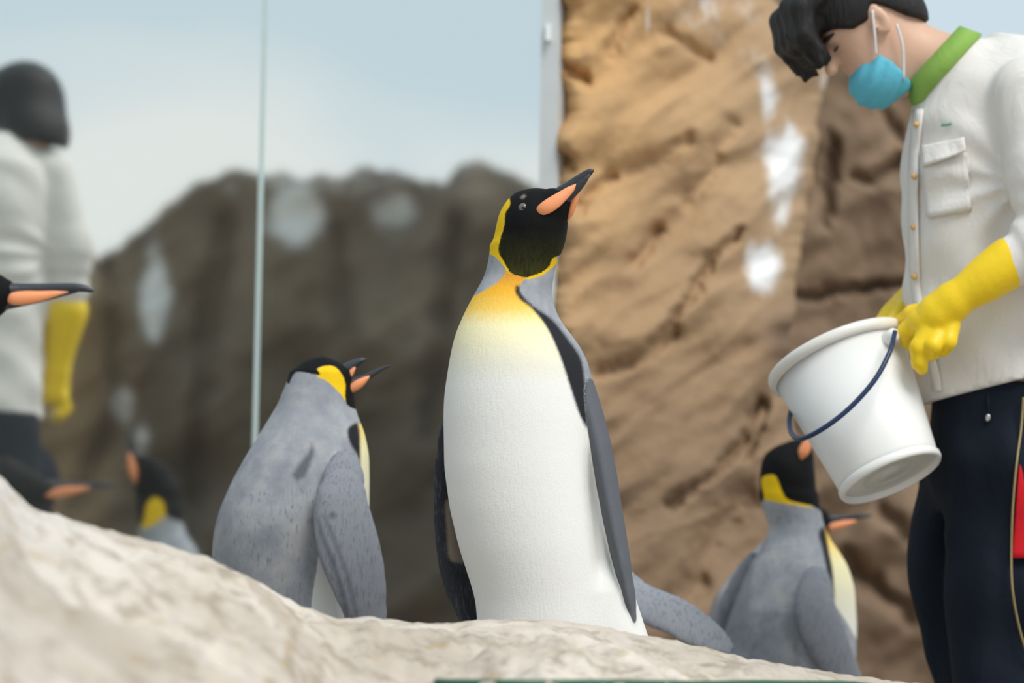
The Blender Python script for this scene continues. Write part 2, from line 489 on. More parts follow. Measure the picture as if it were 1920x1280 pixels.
def rock_slab(px0, px1, py0, py1, step, depth, cracks, seed, left=None, right=None, top=None, back=1.0, relief=0.10, strata=0.05, bulge=None):
    U = np.arange(px0, px1 + step, step); Vv = np.arange(py0, py1 + step, step)
    n, m = len(U), len(Vv)
    s = np.linspace(0, 1, n)
    PX = np.zeros((n, m)); PY = np.zeros((n, m))
    L = np.full(m, px0) if left is None else np.interp(Vv, *zip(*left)) + 10 * noise2(Vv / 60.0, Vv * 0 + 2.2, seed + 5, 4)
    R = np.full(m, px1) if right is None else np.interp(Vv, *zip(*right)) + 10 * noise2(Vv / 80.0, Vv * 0 + 5.2, seed + 6, 4)
    for j in range(m): PX[:, j] = L[j] + (R[j] - L[j]) * s
    T = np.full(n, py0) if top is None else np.interp(PX[:, 0], *zip(*top)) + 12 * noise2(U / 50.0, U * 0 + 1.2, seed + 7, 4)
    tt = np.linspace(0, 1, m)
    for i in range(n): PY[i] = T[i] + (py1 - T[i]) * tt
    a, b = PX / 100.0, PY / 100.0
    d = depth(PX, PY) if callable(depth) else np.full(PX.shape, depth)
    along = (a * 0.82 - b * 0.57); across = (a * 0.57 + b * 0.82)       # strata run up to the right
    d = d + relief * noise2(along * 0.42 + 10, across * 0.7 + 10, seed, 3, 0.36)
    d = d + strata * np.abs(noise2(along * 0.28 + 30, across * 1.0 + 30, seed + 1, 2))
    d = d + 0.003 * noise2(a * 3, b * 3, seed + 2, 3, 0.5)
    for pts, wd, dep in cracks:
        dd = np.full(PX.shape, 1e9)
        wx = PX + 9 * noise2(a * 2, b * 2, seed + 3, 3); wy = PY + 9 * noise2(a * 2 + 9, b * 2, seed + 4, 3)
        for p, q in zip(pts[:-1], pts[1:]):
            e = (q[0] - p[0], q[1] - p[1]); t = np.clip(((wx - p[0]) * e[0] + (wy - p[1]) * e[1]) / (e[0] ** 2 + e[1] ** 2), 0, 1)
            dd = np.minimum(dd, np.hypot(wx - p[0] - t * e[0], wy - p[1] - t * e[1]))
        d = d + dep * np.exp(-(dd / wd) ** 2)
    # the rim of the slab rounds away from the viewer
    ed = np.minimum(np.minimum(s[:, None], 1 - s[:, None]) * (px1 - px0), 60) / 60.0
    d = d + 0.12 * (1 - np.sqrt(np.clip(1 - (1 - ed) ** 2, 0, 1)))
    u = (PX - 960) / F_PX; v = (640 - PY) / F_PX
    u, v = u * CR_ - v * SR_, v * CR_ + u * SR_
    dy = CP - v * SP; dz = SP + v * CP
    P = np.stack([u / dy * d, d, CAM[2] + dz / dy * d], -1)
    Bk = P.copy(); Bk[..., 1] = d.max() + back
    Vt = np.vstack([P.reshape(-1, 3), Bk.reshape(-1, 3)])
    nf = n * m; Ff = grid_faces(n, m)
    Fc = np.vstack([Ff, Ff[:, ::-1] + nf, skirt(n, m, nf)])
    Vt[:, 2] = np.maximum(Vt[:, 2], FLOOR - 0.02)
    return Vt, Fc, np.tile(PX.ravel(), 2), np.tile(PY.ravel(), 2)

def blobs(PX, PY, L):
    out = np.zeros(PX.shape)
    for x, y, rx, ry, amp in L:
        out = np.maximum(out, amp * np.exp(-(((PX - x) / rx) ** 2 + ((PY - y) / ry) ** 2)))
    return out

def rock_thing(name, label, Vt, Fc, attrs, mat, mirror=False, cat='rock'):
    if mirror: Vt = MIRROR(Vt)
    base = np.array([Vt[:, 0].mean(), Vt[:, 1].mean(), Vt[:, 2].min()])
    o = link(name, mesh_np(name, Vt - base, Fc, (mat,), True, attrs, flip=mirror)); o.location = base
    return tag(o, label, cat)

CR = [([(1380, 440), (1335, 490), (1290, 565), (1225, 645)], 9, 0.055), ([(1240, 430), (1215, 470), (1188, 492)], 13, 0.05),
      ([(1290, 255), (1255, 290), (1180, 315)], 12, 0.03), ([(1150, 330), (1100, 365), (1088, 400)], 9, 0.035),
      ([(1430, 755), (1390, 830), (1340, 885), (1255, 945)], 10, 0.06), ([(1270, 615), (1222, 665), (1125, 705)], 10, 0.045),
      ([(1395, 930), (1335, 1000), (1300, 1090)], 26, 0.06), ([(1440, 770), (1405, 860)], 6, 0.04), ([(1040, 285), (1060, 300)], 16, 0.08),
      ([(1370, 230), (1330, 330), (1290, 380)], 16, 0.035), ([(1180, 20), (1160, 70), (1140, 100)], 12, 0.04), ([(1060, 130), (1100, 150)], 10, 0.05), ([(1250, 60), (1330, 110)], 10, 0.03)]
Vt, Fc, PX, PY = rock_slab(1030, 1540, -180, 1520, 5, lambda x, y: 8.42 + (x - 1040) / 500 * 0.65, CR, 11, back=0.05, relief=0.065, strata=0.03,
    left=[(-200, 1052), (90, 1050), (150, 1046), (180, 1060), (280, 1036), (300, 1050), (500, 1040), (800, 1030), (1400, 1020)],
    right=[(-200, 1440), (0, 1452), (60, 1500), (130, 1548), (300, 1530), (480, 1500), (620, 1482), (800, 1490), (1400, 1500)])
snow = blobs(PX, PY, [(1470, 300, 42, 70, 1.1), (1432, 500, 40, 58, 1.0), (1440, 190, 26, 60, 0.62), (1420, 90, 60, 80, 0.36), (1465, 400, 22, 50, 0.7), (1215, 30, 7, 55, 0.7), (1545, 150, 14, 30, 0.5), (1330, 25, 130, 70, 0.42)])
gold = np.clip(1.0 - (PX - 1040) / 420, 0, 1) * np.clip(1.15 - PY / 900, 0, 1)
darken = np.clip((PY - 420) / 650, 0, 0.75) + blobs(PX, PY, [(1470, 640, 40, 70, 0.8)])  # rock gets darker towards the bottom, plus one dark patch at the right
rock_thing('rock_cliff', 'tall tan rock face with white splashes, standing at the edge of the glass', Vt, Fc, dict(snow=snow, gold=gold, darken=darken), M_ROCK)

CR2 = [([(1690, 300), (1640, 340), (1600, 330)], 10, 0.05), ([(1480, 560), (1700, 530)], 8, 0.05), ([(1580, 1040), (1640, 1100), (1700, 1150)], 16, 0.06), ([(1650, 960), (1700, 1000)], 14, 0.05), ([(1560, 260), (1545, 420)], 9, 0.05), ([(1660, 210), (1690, 260)], 10, 0.04)]
Vt, Fc, PX, PY = rock_slab(1330, 2140, -100, 1520, 7, 9.85, CR2, 23, top=[(1330, -150), (1400, -140), (1540, -60), (1640, 60), (1740, 150), (1820, 190), (2140, 260)], relief=0.06, strata=0.03)
rock_thing('rock_cliff', 'darker brown recessed rock face behind the person', Vt, Fc, dict(snow=blobs(PX, PY, [(1600, 545, 60, 7, 0.35)]), gold=PX * 0, darken=np.clip((PY - 900) / 600, 0, 0.5)), M_ROCK2)  # slightly darker towards the bottom

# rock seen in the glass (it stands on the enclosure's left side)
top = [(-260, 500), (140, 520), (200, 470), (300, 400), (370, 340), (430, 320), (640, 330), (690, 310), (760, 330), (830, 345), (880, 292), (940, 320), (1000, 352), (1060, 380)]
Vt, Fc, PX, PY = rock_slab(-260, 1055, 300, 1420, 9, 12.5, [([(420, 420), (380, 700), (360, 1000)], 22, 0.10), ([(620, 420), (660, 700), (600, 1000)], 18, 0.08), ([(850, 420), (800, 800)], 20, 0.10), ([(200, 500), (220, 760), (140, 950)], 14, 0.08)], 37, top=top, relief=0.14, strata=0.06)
snow = blobs(PX, PY, [(560, 402, 55, 55, 1.35), (735, 395, 52, 50, 0.85), (292, 545, 27, 92, 1.15), (228, 760, 24, 38, 1.05), (268, 830, 12, 60, 0.7), (640, 335, 300, 55, 0.5), (120, 500, 60, 40, 0.4)])  # white patches, plus a broad top band painting haze into the rock colour
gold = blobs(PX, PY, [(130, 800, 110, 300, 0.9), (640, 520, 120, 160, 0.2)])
rock_thing('rock_mound', 'grey brown rock mass mirrored in the glass wall, with pale patches', Vt, Fc, dict(snow=snow, gold=gold, darken=np.clip((PY - 500) / 500, 0, 0.7) * np.clip((PX - 150) / 150, 0, 1)), M_ROCK3, mirror=True)  # darker towards the bottom, except at the left end

# foreground rock, a ridge between the camera and the birds
SKY = [(-250, 800), (-60, 862), (0, 893), (30, 925), (66, 956), (120, 966), (200, 990), (300, 1016), (390, 1042), (480, 1086), (560, 1132), (640, 1157), (700, 1153), (760, 1162), (830, 1167), (900, 1160), (980, 1156), (1060, 1161), (1140, 1176), (1240, 1192), (1340, 1216), (1400, 1233), (1500, 1246), (1600, 1264), (1700, 1276), (1800, 1287), (2150, 1330)]
xs = np.linspace(-1.25, 1.3, 330); ys = np.concatenate([np.linspace(3.3, 4.8, 40), np.linspace(4.82, 7.6, 260)])
gx, gy = np.meshgrid(xs, ys, indexing='ij')
bx = 960 + F_PX * (gx / gy - SR_ * 0.066)      # picture column of each point, at about the ridge's height
yr = np.interp(bx, [-200, 300, 700, 1000, 1900], [5.5, 5.7, 6.1, 6.2, 6.35])
sk = np.interp(bx, *zip(*SKY))
sk = sk + 2.5 * noise2(bx / 22, bx * 0 + 3.3, 61, 3) + 2
u = (bx - 960) / F_PX; vv = (640 - sk) / F_PX + SR_ * u
zr = CAM[2] + (SP + vv * CP) / (CP - vv * SP) * yr
dn = np.maximum(yr - gy, 0); df = np.maximum(gy - yr, 0)
z = zr - (0.045 * dn + 0.07 * dn ** 2) - 3.0 * df ** 2 - 0.03 * df
fade = 1 - np.exp(-((gy - yr) / 0.22) ** 2)
z = z + fade * (0.030 * noise2(gx * 4 + 20, gy * 2.2 + 20, 71, 5, 0.55) - 0.012)
z = z + (0.15 + 0.85 * fade) * 0.010 * noise2(gx * 16 + 20, gy * 9 + 20, 72, 4, 0.6)
for lx, ly, lz, lr in ((0.085, 6.70, 0.0, 0.20), (-0.96, 6.03, 0.0, 0.20)):      # flat ledges the birds stand on
    e = lz - 0.004 - 2.5 * np.maximum(np.hypot(gx - lx, gy - ly) - lr, 0) ** 1.3
    z = np.maximum(z, e)
    z = np.where((np.hypot(gx - lx, gy - ly) < lr * 0.8) & (gy > yr + 0.15), np.minimum(z, lz - 0.002), z)
k = 0.06; lo = FLOOR - 0.05
h = np.clip(0.5 + 0.5 * (z - lo) / k, 0, 1); z = lo + (z - lo) * h + k * h * (1 - h)
P = np.stack([gx, gy, z], -1); Bk = P.copy(); Bk[..., 2] = FLOOR - 0.08
n, m = gx.shape; Ff = grid_faces(n, m)
Vt = np.vstack([P.reshape(-1, 3), Bk.reshape(-1, 3)]); Fc = np.vstack([Ff, Ff[:, ::-1] + n * m, skirt(n, m, n * m)])
sn = np.clip(1 - (gx + 0.95) / 0.5, 0, 0.9)
rock_thing('rock_ridge', 'low cream coloured weathered rock ridge in front of the penguins', Vt, Fc, dict(snow=np.tile(sn.ravel(), 2)), M_FORE)
def ground_z(x, y):
    i = np.abs(xs - x).argmin(); j = np.abs(ys - y).argmin(); return max(z[i, j], FLOOR)
# dark green hose across the near slope of the ridge
pts = []
for px in np.linspace(820, 1760, 30):
    for y in np.linspace(6.1, 4.4, 120):          # where the rock's near slope drops out of the picture
        q = W(px, 1284, y)
        if ground_z(q[0], y) <= q[2] - 0.004: break
    pts.append((q[0], y, ground_z(q[0], y) + 0.006, 0.008, 0.008))
sm_ = np.array(pts); sm_[:, 1] = smooth1(sm_[:, 1], 4); sm_[:, 2] = smooth1(sm_[:, 2], 3); pts = [tuple(p_) for p_ in sm_]
M_HOSE = simple('green_rubber', (0.012, 0.10, 0.045), 0.5)

# ------------------------------------------------------------------ penguins
FOOT = None
def foot_mesh():
    def f(X, Y, Z):
        d = None
        for a in (-0.45, 0, 0.45):
            c = chain(X, Y, Z, [(0, 0, 0.022, 0.018), (0.06 * math.sin(a), -0.06 * math.cos(a), 0.018, 0.013), (0.085 * math.sin(a), -0.095 * math.cos(a), 0.008, 0.007)], 0.01)
            d = c if d is None else smin(d, c, 0.012)
        web = ell(X, Y, Z, (0, -0.045, 0.010), (0.032, 0.045, 0.008))
        leg = cap(X, Y, Z, (0, 0.005, 0.02), (0, 0.012, 0.075), 0.02, 0.026)
        return smin(smin(d, web, 0.01), leg, 0.015)
    V, F = surface_nets(f, (-0.07, -0.13, -0.01), (0.07, 0.06, 0.11), 0.006)
    return mesh_np('foot', V, F, (M_FOOT,))

def penguin(label, D, rows, head, polys, bills, eye, flippers=(), floor=FLOOR, h=0.006, mirror=False, warm=(515, 715), yaw=-90, ratio=0.95, extra=None,
            white_front=0.05, olive=None, dark=None, fdark=0.3, fdark2=None, speck=0.5, group=None, lean=0.0, feet=True, lateral=None):
    """rows: [(py, x_left, x_right, dy)] of the trunk, head: [(px,py,dy,r_px)] chain from the neck to the bill base"""
    sc = D / F_PX
    R = []
    for r in rows:
        py, xl, xr = r[:3]; oy = r[3] if len(r) > 3 else 0.0
        c = W((xl + xr) / 2, py, D); a = (xr - xl) / 2 * sc
        R.append((c[2], c[0], D + oy, a, a * (r[4] if len(r) > 4 else ratio)))
    R.sort(); zb = R[0]
    cx, cy = zb[1], zb[2]
    for fz, fa in ((0.14, 1.0), (0.06, 0.86), (0.035, 0.62)):
        if floor + fz < zb[0] - 0.01: R.append((floor + fz, cx, cy, zb[3] * fa, zb[4] * fa))
    trunk = Loft(R, 0.025)
    fw = np.array([math.cos(math.radians(yaw)), math.sin(math.radians(yaw)), 0]); sd_ = np.array([-fw[1], fw[0], 0])
    HP = [(*W(p[0], p[1], D + p[2]), p[3] * sc) for p in head]
    fl = []
    for pts, nrm, rat in flippers:
        fl.append(([tuple(p_) for p_ in spline([(*W(p[0], p[1], D + p[2]), p[3]) for p in pts], 11)], nrm, rat))
    tb = np.array([cx, cy, floor + 0.16]) - fw * zb[3] * 0.6
    tail = [(*tb, 0.05), (*(tb - fw * 0.09 + np.array([0, 0, -0.10])), 0.012)]
    def base(X, Y, Z):
        d = trunk(X, Y, Z)
        hd = None
        for a, b in zip(HP[:-1], HP[1:]):
            c = cap(X, Y, Z, a[:3], b[:3], a[3], b[3]); hd = c if hd is None else smin(hd, c, 0.02)
        d = smin(d, hd, 0.03)
        if extra: d = extra(d, X, Y, Z)
        return smin(d, chain(X, Y, Z, tail, flat=(np.array([0, 0, 1.0]) - fw * -0.5, 0.45)), 0.02)
    def flip_d(X, Y, Z):
        d = None
        for pts, nrm, rat in fl:
            c = chain(X, Y, Z, pts, 0.02, (nrm, rat)); d = c if d is None else np.minimum(d, c)
        return d
    def full(X, Y, Z):
        d = base(X, Y, Z)
        return d if not fl else smin(d, flip_d(X, Y, Z), 0.008)
    # bounds
    pts = [(r[1] - r[3], r[2] - r[4], r[0]) for r in R] + [(r[1] + r[3], r[2] + r[4], r[0]) for r in R]
    for p in HP: pts += [tuple(np.array(p[:3]) - p[3]), tuple(np.array(p[:3]) + p[3])]
    for q in fl:
        for p in q[0]: pts += [tuple(np.array(p[:3]) - p[3]), tuple(np.array(p[:3]) + p[3])]
    for p in tail: pts += [tuple(np.array(p[:3]) - p[3]), tuple(np.array(p[:3]) + p[3])]
    pts = np.array(pts); lo = pts.min(0) - 4 * h; hi = pts.max(0) + 4 * h
    V, F = surface_nets(full, lo, hi, h)
    # keep it light on the smooth side: fields for the plumage
    px, py = PROJ(V)
    f = {k: np.full(len(V), -0.05) for k in ('black', 'yellow', 'white', 'band', 'flip', 'tan')}
    ccy = trunk.at(np.clip(V[:, 2], trunk.z0, trunk.z1))[1]
    ccx = trunk.at(np.clip(V[:, 2], trunk.z0, trunk.z1))[0]
    fd0 = (base(V[:, 0], V[:, 1], V[:, 2]) - flip_d(V[:, 0], V[:, 1], V[:, 2])) if fl else None
    for k, (poly, side) in polys.items():
        d = sdpoly(px, py, smooth_poly(poly)) * sc; k = k.rstrip('0123456789')
        if side == 'near': d = np.minimum(d, ccy + white_front - V[:, 1])
        if side == 'flip': d = np.minimum(d, fd0)
        if side == 'head': d = np.minimum(d, HP[-1][1] + 0.03 - V[:, 1])
        f[k] = np.maximum(f[k], d)
    if lateral is not None:           # white breast by the angle round the trunk: (half angle, py top)
        th = np.arctan2(np.abs((V[:, 0] - ccx) * sd_[0] + (V[:, 1] - ccy) * sd_[1]), (V[:, 0] - ccx) * fw[0] + (V[:, 1] - ccy) * fw[1])
        e = (math.radians(lateral[0]) - th) * 0.11
        e = np.minimum(e, (py - lateral[1]) * sc)
        f['white'] = np.maximum(f['white'], e)
        f['band'] = np.maximum(f['band'], np.minimum(0.010 - np.abs(e + 0.010), (py - lateral[1]) * sc))
    if fl:
        f['flip'] = fd0
        for k in ('white', 'band'): f[k] = np.minimum(f[k], -f['flip'])
    f['warm'] = np.clip((py - warm[0]) / (warm[1] - warm[0]), 0, 1)
    f['olive'] = np.zeros(len(V)) if olive is None else np.clip((py - olive[0]) / (olive[1] - olive[0]), 0, 1)
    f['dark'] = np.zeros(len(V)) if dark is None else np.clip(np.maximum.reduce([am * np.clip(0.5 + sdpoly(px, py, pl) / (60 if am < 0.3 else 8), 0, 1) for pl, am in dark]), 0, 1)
    f['fdark'] = np.where(V[:, 0] < cx, fdark if fdark2 is None else fdark2, fdark)
    f['speck'] = np.full(len(V), speck) * np.clip((V[:, 2] - floor) < 0.62, 0.15, 1)
    loc = np.array([cx, cy, floor])
    if mirror: loc = MIRROR(loc[None])[0]
    root = empty('king_penguin', loc, label, 'penguin', group)
    B = Builder(root, loc, mirror)
    B.add('body', V, F, M_PEN, attrs=f)
    # bill
    parents = {}
    for name, mat, pts, thick, dy in bills:
        P = spline([(*W(p[0], p[1], D + (p[3] if len(p) > 3 else dy)), p[2] * sc, p[2] * sc * thick) for p in pts], 22)
        P[:, 3:] = np.maximum(P[:, 3:], 0.0006)
        T = P[-1, :3] - P[0, :3]; side = np.cross(T, (0, 1, 0))
        Vb, Fb = sweep(P, side, 16)
        o = B.add(name, Vb, Fb, mat, parent=parents.get('lower_bill') if name == 'bill_plate' else None)
        if name == 'bill_plate': o['label'] = 'orange bill plate'
        parents.setdefault(name, o)
    if eye:
        for ex, ey, er in eye:
            c = W(ex, ey, D); y = surf_y(base, c[0], c[2], D - 0.3, D + 0.2)
            if y is None: continue
            r = er * sc; q = W(ex, ey, y)
            def ball(c, rr, sq):
                th = np.linspace(0, math.pi, 9); ph = np.linspace(0, 2 * math.pi, 17)[:-1]
                Vb = np.array([(c[0] + rr * math.sin(t) * math.cos(p_), c[1] - rr * sq * math.cos(t), c[2] + rr * math.sin(t) * math.sin(p_)) for t in th for p_ in ph])
                Fb = [(i * 16 + j, i * 16 + (j + 1) % 16, (i + 1) * 16 + (j + 1) % 16, (i + 1) * 16 + j) for i in range(8) for j in range(16)]
                return Vb, np.array(Fb)
            e = B.add('eye', *ball(q, r, 0.55), M_IRIS)
            B.add('pupil', *ball(q - np.array([0, r * 0.32, 0]), r * 0.45, 0.6), M_PUPIL, parent=e)
    if feet:
        global FOOT
        if FOOT is None: FOOT = foot_mesh()
        for s in (-1, 1):
            o = link('foot', FOOT, root)
            fw2 = fw
            if mirror:
                fw2 = fw - 2 * (fw @ GN) * GN
            sd2 = np.array([-fw2[1], fw2[0], 0])
            q = sd2 * s * 0.055 + fw2 * 0.03
            o.location = (q[0], q[1], 0); o.rotation_euler = (0, 0, math.atan2(fw2[1], fw2[0]) + math.pi / 2)
    return root

DM = 6.67
main_rows = [(1290, 905, 1190), (1240, 900, 1192), (1180, 896, 1190), (1130, 892, 1182), (1100, 884, 1176), (1030, 861, 1163), (955, 843, 1148), (880, 833, 1136), (780, 831, 1122),
             (740, 833, 1115), (680, 842, 1104), (650, 848, 1090), (630, 853, 1075), (600, 865, 1051), (575, 877, 1040), (560, 885, 1036), (530, 902, 1032), (505, 915, 1031), (485, 922, 1034), (470, 930, 1036)]
main_head = [(980, 500, 0.0, 50), (985, 462, -0.005, 55), (993, 425, -0.012, 55), (1002, 410, -0.018, 54), (1040, 384, -0.04, 31)]
def main_extra(d, X, Y, Z):
    c = W(1012, 432, DM - 0.015)
    d = smin(d, ell(X, Y, Z, c, (0.0435, 0.046, 0.052)), 0.02)
    c1, c2 = W(1140, 1120, DM - 0.05), W(1165, 1230, DM - 0.05)      # thigh bulging beside the belly
    d = smin(d, cap(X, Y, Z, c1, c2, 0.040, 0.055), 0.04)
    # fold between belly and flank
    px_, py_ = PROJ(np.stack([X, np.full_like(X, DM), Z], -1))
    ln = 1100 + (py_ - 850) * 0.10
    return d + 0.010 * np.exp(-((px_ - ln) / 11) ** 2) * np.clip((py_ - 840) / 80, 0, 1) * np.clip((1110 - py_) / 60, 0, 1) * (Y < DM)
main_polys = {
    'black': ([(957, 381), (948, 398), (945, 425), (937, 452), (935, 472), (943, 487), (951, 501), (958, 511), (972, 517), (986, 520), (1003, 515), (1018, 509), (1030, 498), (1037, 484), (1060, 470), (1120, 400), (1110, 340), (960, 330)], 'all'),
    'yellow': ([(940, 372), (920, 400), (915, 468), (928, 481), (938, 491), (947, 503), (953, 512), (960, 512), (980, 519), (990, 523), (1012, 518), (1028, 508), (1045, 492), (1050, 470), (1120, 400), (1110, 340), (940, 330)], 'all'),
    'white': ([(952, 508), (986, 518), (976, 532), (972, 545), (979, 558), (1000, 579), (1025, 610), (1045, 650), (1060, 690), (1076, 740), (1090, 780), (1108, 812), (1130, 880), (1230, 1000), (1240, 1340), (760, 1340), (760, 620), (860, 566), (884, 557), (905, 546), (930, 531), (946, 515)], 'near'),
    'tan': ([(977, 370), (982, 366), (985, 367), (981, 371)], 'near'),
    'tan1': ([(836, 940), (838, 1000), (842, 1045), (858, 1055), (880, 1050), (880, 1000), (860, 940)], 'flip'),
    'band': ([(968, 535), (966, 545), (974, 560), (998, 579), (1023, 610), (1043, 650), (1058, 690), (1074, 740), (1088, 780), (1110, 818), (1116, 800), (1106, 760), (1097, 715), (1089, 672), (1064, 634), (1034, 598), (1003, 576), (982, 556), (975, 545), (974, 536)], 'near'),
}
main_bills = [
    ('upper_bill', M_BILL, [(1020, 378, 6, -0.035), (1045, 366, 13, -0.042), (1062, 356, 13.5, -0.05), (1080, 342, 11, -0.056), (1098, 328, 8.5, -0.062), (1108, 321, 5.5, -0.066), (1113, 320, 2, -0.068)], 1.0, -0.05),
    ('lower_bill', M_BILL, [(1052, 385, 4, -0.05), (1072, 364, 8, -0.058), (1087, 347, 8, -0.064), (1099, 334, 5, -0.068), (1106, 326, 1.5, -0.068)], 1.0, -0.06),
    ('bill_plate', M_PLATE, [(1003, 401, 1.5, -0.056), (1009, 397, 8, -0.066), (1022, 390, 12.5, -0.072), (1038, 380, 13.0, -0.072), (1054, 368, 10.5, -0.070), (1070, 355, 7, -0.068), (1083, 344, 1, -0.067)], 0.62, -0.06),
    ('bill_plate', M_PLATE, [(1064, 414, 1, -0.035), (1070, 400, 5, -0.045), (1076, 382, 6, -0.052), (1082, 366, 4.5, -0.058), (1087, 355, 1, -0.062)], 0.8, -0.05),
]
main = penguin('upright king penguin with white belly facing out and bill raised, atop the cream rock', DM, main_rows, main_head, main_polys, main_bills, [(981, 390, 9.5)],
    flippers=[([(1082, 690, 0.0, 0.040), (1106, 770, -0.01, 0.055), (1130, 860, -0.03, 0.058), (1148, 960, -0.045, 0.053), (1168, 1060, -0.06, 0.042), (1188, 1158, -0.07, 0.020)], (1, -0.10, 0.12), 0.30),
              ([(868, 720, 0.07, 0.03), (850, 860, 0.10, 0.042), (851, 980, 0.10, 0.047), (860, 1080, 0.09, 0.040), (884, 1160, 0.08, 0.022)], (0.75, -0.6, 0.1), 0.28)],
    floor=0.0, h=0.0036, warm=(515, 720), extra=main_extra, ratio=0.92, olive=(430, 530), fdark=0.74, fdark2=1.0, speck=0.15, white_front=0.045)

D2 = 7.2
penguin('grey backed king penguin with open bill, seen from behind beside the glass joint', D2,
    [(1160, 405, 690), (1050, 397, 690), (1000, 401, 691), (960, 411, 692), (900, 437, 693), (850, 465, 692), (810, 490, 684), (780, 508, 672), (750, 526, 660), (725, 540, 652), (705, 552, 645)],
    [(598, 740, 0.0, 56), (598, 722, 0.0, 48), (612, 715, 0.0, 40), (636, 712, 0.005, 20)],
    {'black': ([(540, 720), (556, 697), (600, 703), (595, 690), (625, 686), (646, 712), (652, 760), (700, 760), (700, 660), (540, 660)], 'all'),
     'yellow': ([(592, 703), (596, 690), (625, 684), (648, 712), (654, 752), (648, 752), (638, 738), (615, 716)], 'head'),
     'white': ([(672, 795), (668, 840), (670, 900), (672, 960), (690, 1000), (760, 1000), (760, 780)], 'all'),
     'white2': ([(600, 1035), (592, 1080), (585, 1120), (580, 1200), (650, 1200), (645, 1120), (620, 1060)], 'near'),
     'band': ([(652, 806), (656, 830), (670, 860), (667, 930), (674, 930), (676, 850), (673, 800), (664, 794)], 'all')},
    [('upper_bill', M_BILL, [(632, 704, 14), (650, 692, 11.5), (667, 681, 8), (680, 675, 5), (688, 673, 1)], 1, 0.0),
     ('lower_bill', M_BILL, [(638, 722, 12), (665, 717, 10), (690, 706, 6.5), (715, 692, 4), (734, 684, 1)], 1, -0.004),
     ('bill_plate', M_PLATE, [(648, 737, 2), (656, 730, 8), (672, 720, 9), (686, 710, 5), (693, 705, 1)], 0.9, -0.012),
     ('bill_plate', M_PLATE, [(648, 720, 1), (655, 704, 5.5), (662, 693, 4), (666, 688, 1)], 0.9, -0.008)],
    None,
    flippers=[([(648, 870, -0.10, 0.028), (640, 950, -0.155, 0.046), (652, 1020, -0.17, 0.052), (672, 1090, -0.165, 0.046), (692, 1180, -0.15, 0.03)], (0.25, -1, 0.1), 0.3)],
    h=0.0046, warm=(700, 1000), yaw=25, fdark=0.25, speck=0.55,
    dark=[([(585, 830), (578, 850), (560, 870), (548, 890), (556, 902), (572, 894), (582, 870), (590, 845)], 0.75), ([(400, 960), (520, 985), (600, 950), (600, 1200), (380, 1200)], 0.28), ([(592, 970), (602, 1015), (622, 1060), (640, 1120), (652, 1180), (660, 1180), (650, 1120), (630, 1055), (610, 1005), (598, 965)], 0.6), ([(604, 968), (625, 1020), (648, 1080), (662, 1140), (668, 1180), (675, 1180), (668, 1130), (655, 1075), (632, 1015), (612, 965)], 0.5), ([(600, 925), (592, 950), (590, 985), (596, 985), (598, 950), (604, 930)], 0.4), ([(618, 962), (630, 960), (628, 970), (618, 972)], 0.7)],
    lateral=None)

D4 = 8.08
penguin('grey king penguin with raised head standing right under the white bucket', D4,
    [(1240, 1345, 1604), (1170, 1364, 1606), (1100, 1390, 1602), (1060, 1408, 1590), (1030, 1425, 1572), (1010, 1436, 1556), (985, 1445, 1546), (955, 1438, 1536), (935, 1432, 1526)],
    [(1482, 940, 0.0, 47), (1477, 905, 0.0, 48), (1478, 878, 0.0, 46), (1498, 850, 0.0, 26)],
    {'black': ([(1400, 930), (1432, 937), (1427, 900), (1440, 890), (1455, 893), (1466, 920), (1478, 937), (1520, 947), (1560, 952), (1560, 780), (1400, 780)], 'all'),
     'yellow': ([(1425, 930), (1424, 902), (1438, 888), (1455, 892), (1468, 918), (1482, 936), (1522, 946), (1530, 952), (1480, 945), (1440, 938)], 'near'),
     'white': ([(1546, 990), (1552, 1030), (1560, 1080), (1562, 1125), (1590, 1170), (1640, 1260), (1680, 1260), (1640, 980)], 'all'),
     'band': ([(1535, 1005), (1542, 1030), (1552, 1080), (1554, 1130), (1564, 1130), (1562, 1075), (1554, 1030), (1547, 990), (1538, 992)], 'all')},
    [('upper_bill', M_BILL, [(1495, 848, 14), (1512, 825, 9), (1530, 800, 6), (1542, 785, 1)], 1, 0.0),
     ('lower_bill', M_BILL, [(1505, 856, 10), (1520, 832, 7), (1538, 800, 2)], 1, -0.01),
     ('bill_plate', M_PLATE, [(1502, 861, 2), (1506, 848, 10), (1514, 832, 9), (1524, 815, 3)], 0.7, -0.045)],
    None,
    flippers=[([(1530, 1085, -0.10, 0.028), (1528, 1140, -0.13, 0.04), (1545, 1190, -0.135, 0.042), (1575, 1250, -0.12, 0.034), (1602, 1290, -0.1, 0.02)], (0.3, -1, 0), 0.3),
              ([(1415, 1060, 0.05, 0.03), (1380, 1140, 0.07, 0.042), (1350, 1220, 0.06, 0.035), (1340, 1270, 0.05, 0.02)], (0.6, -0.8, 0), 0.3)],
    h=0.0065, warm=(930, 1200), yaw=20, fdark=0.3, speck=0.7, dark=[([(1350, 1140), (1500, 1150), (1500, 1300), (1330, 1300)], 0.3), ([(1360, 1180), (1400, 1060), (1412, 1060), (1395, 1280), (1350, 1280)], 0.35)])

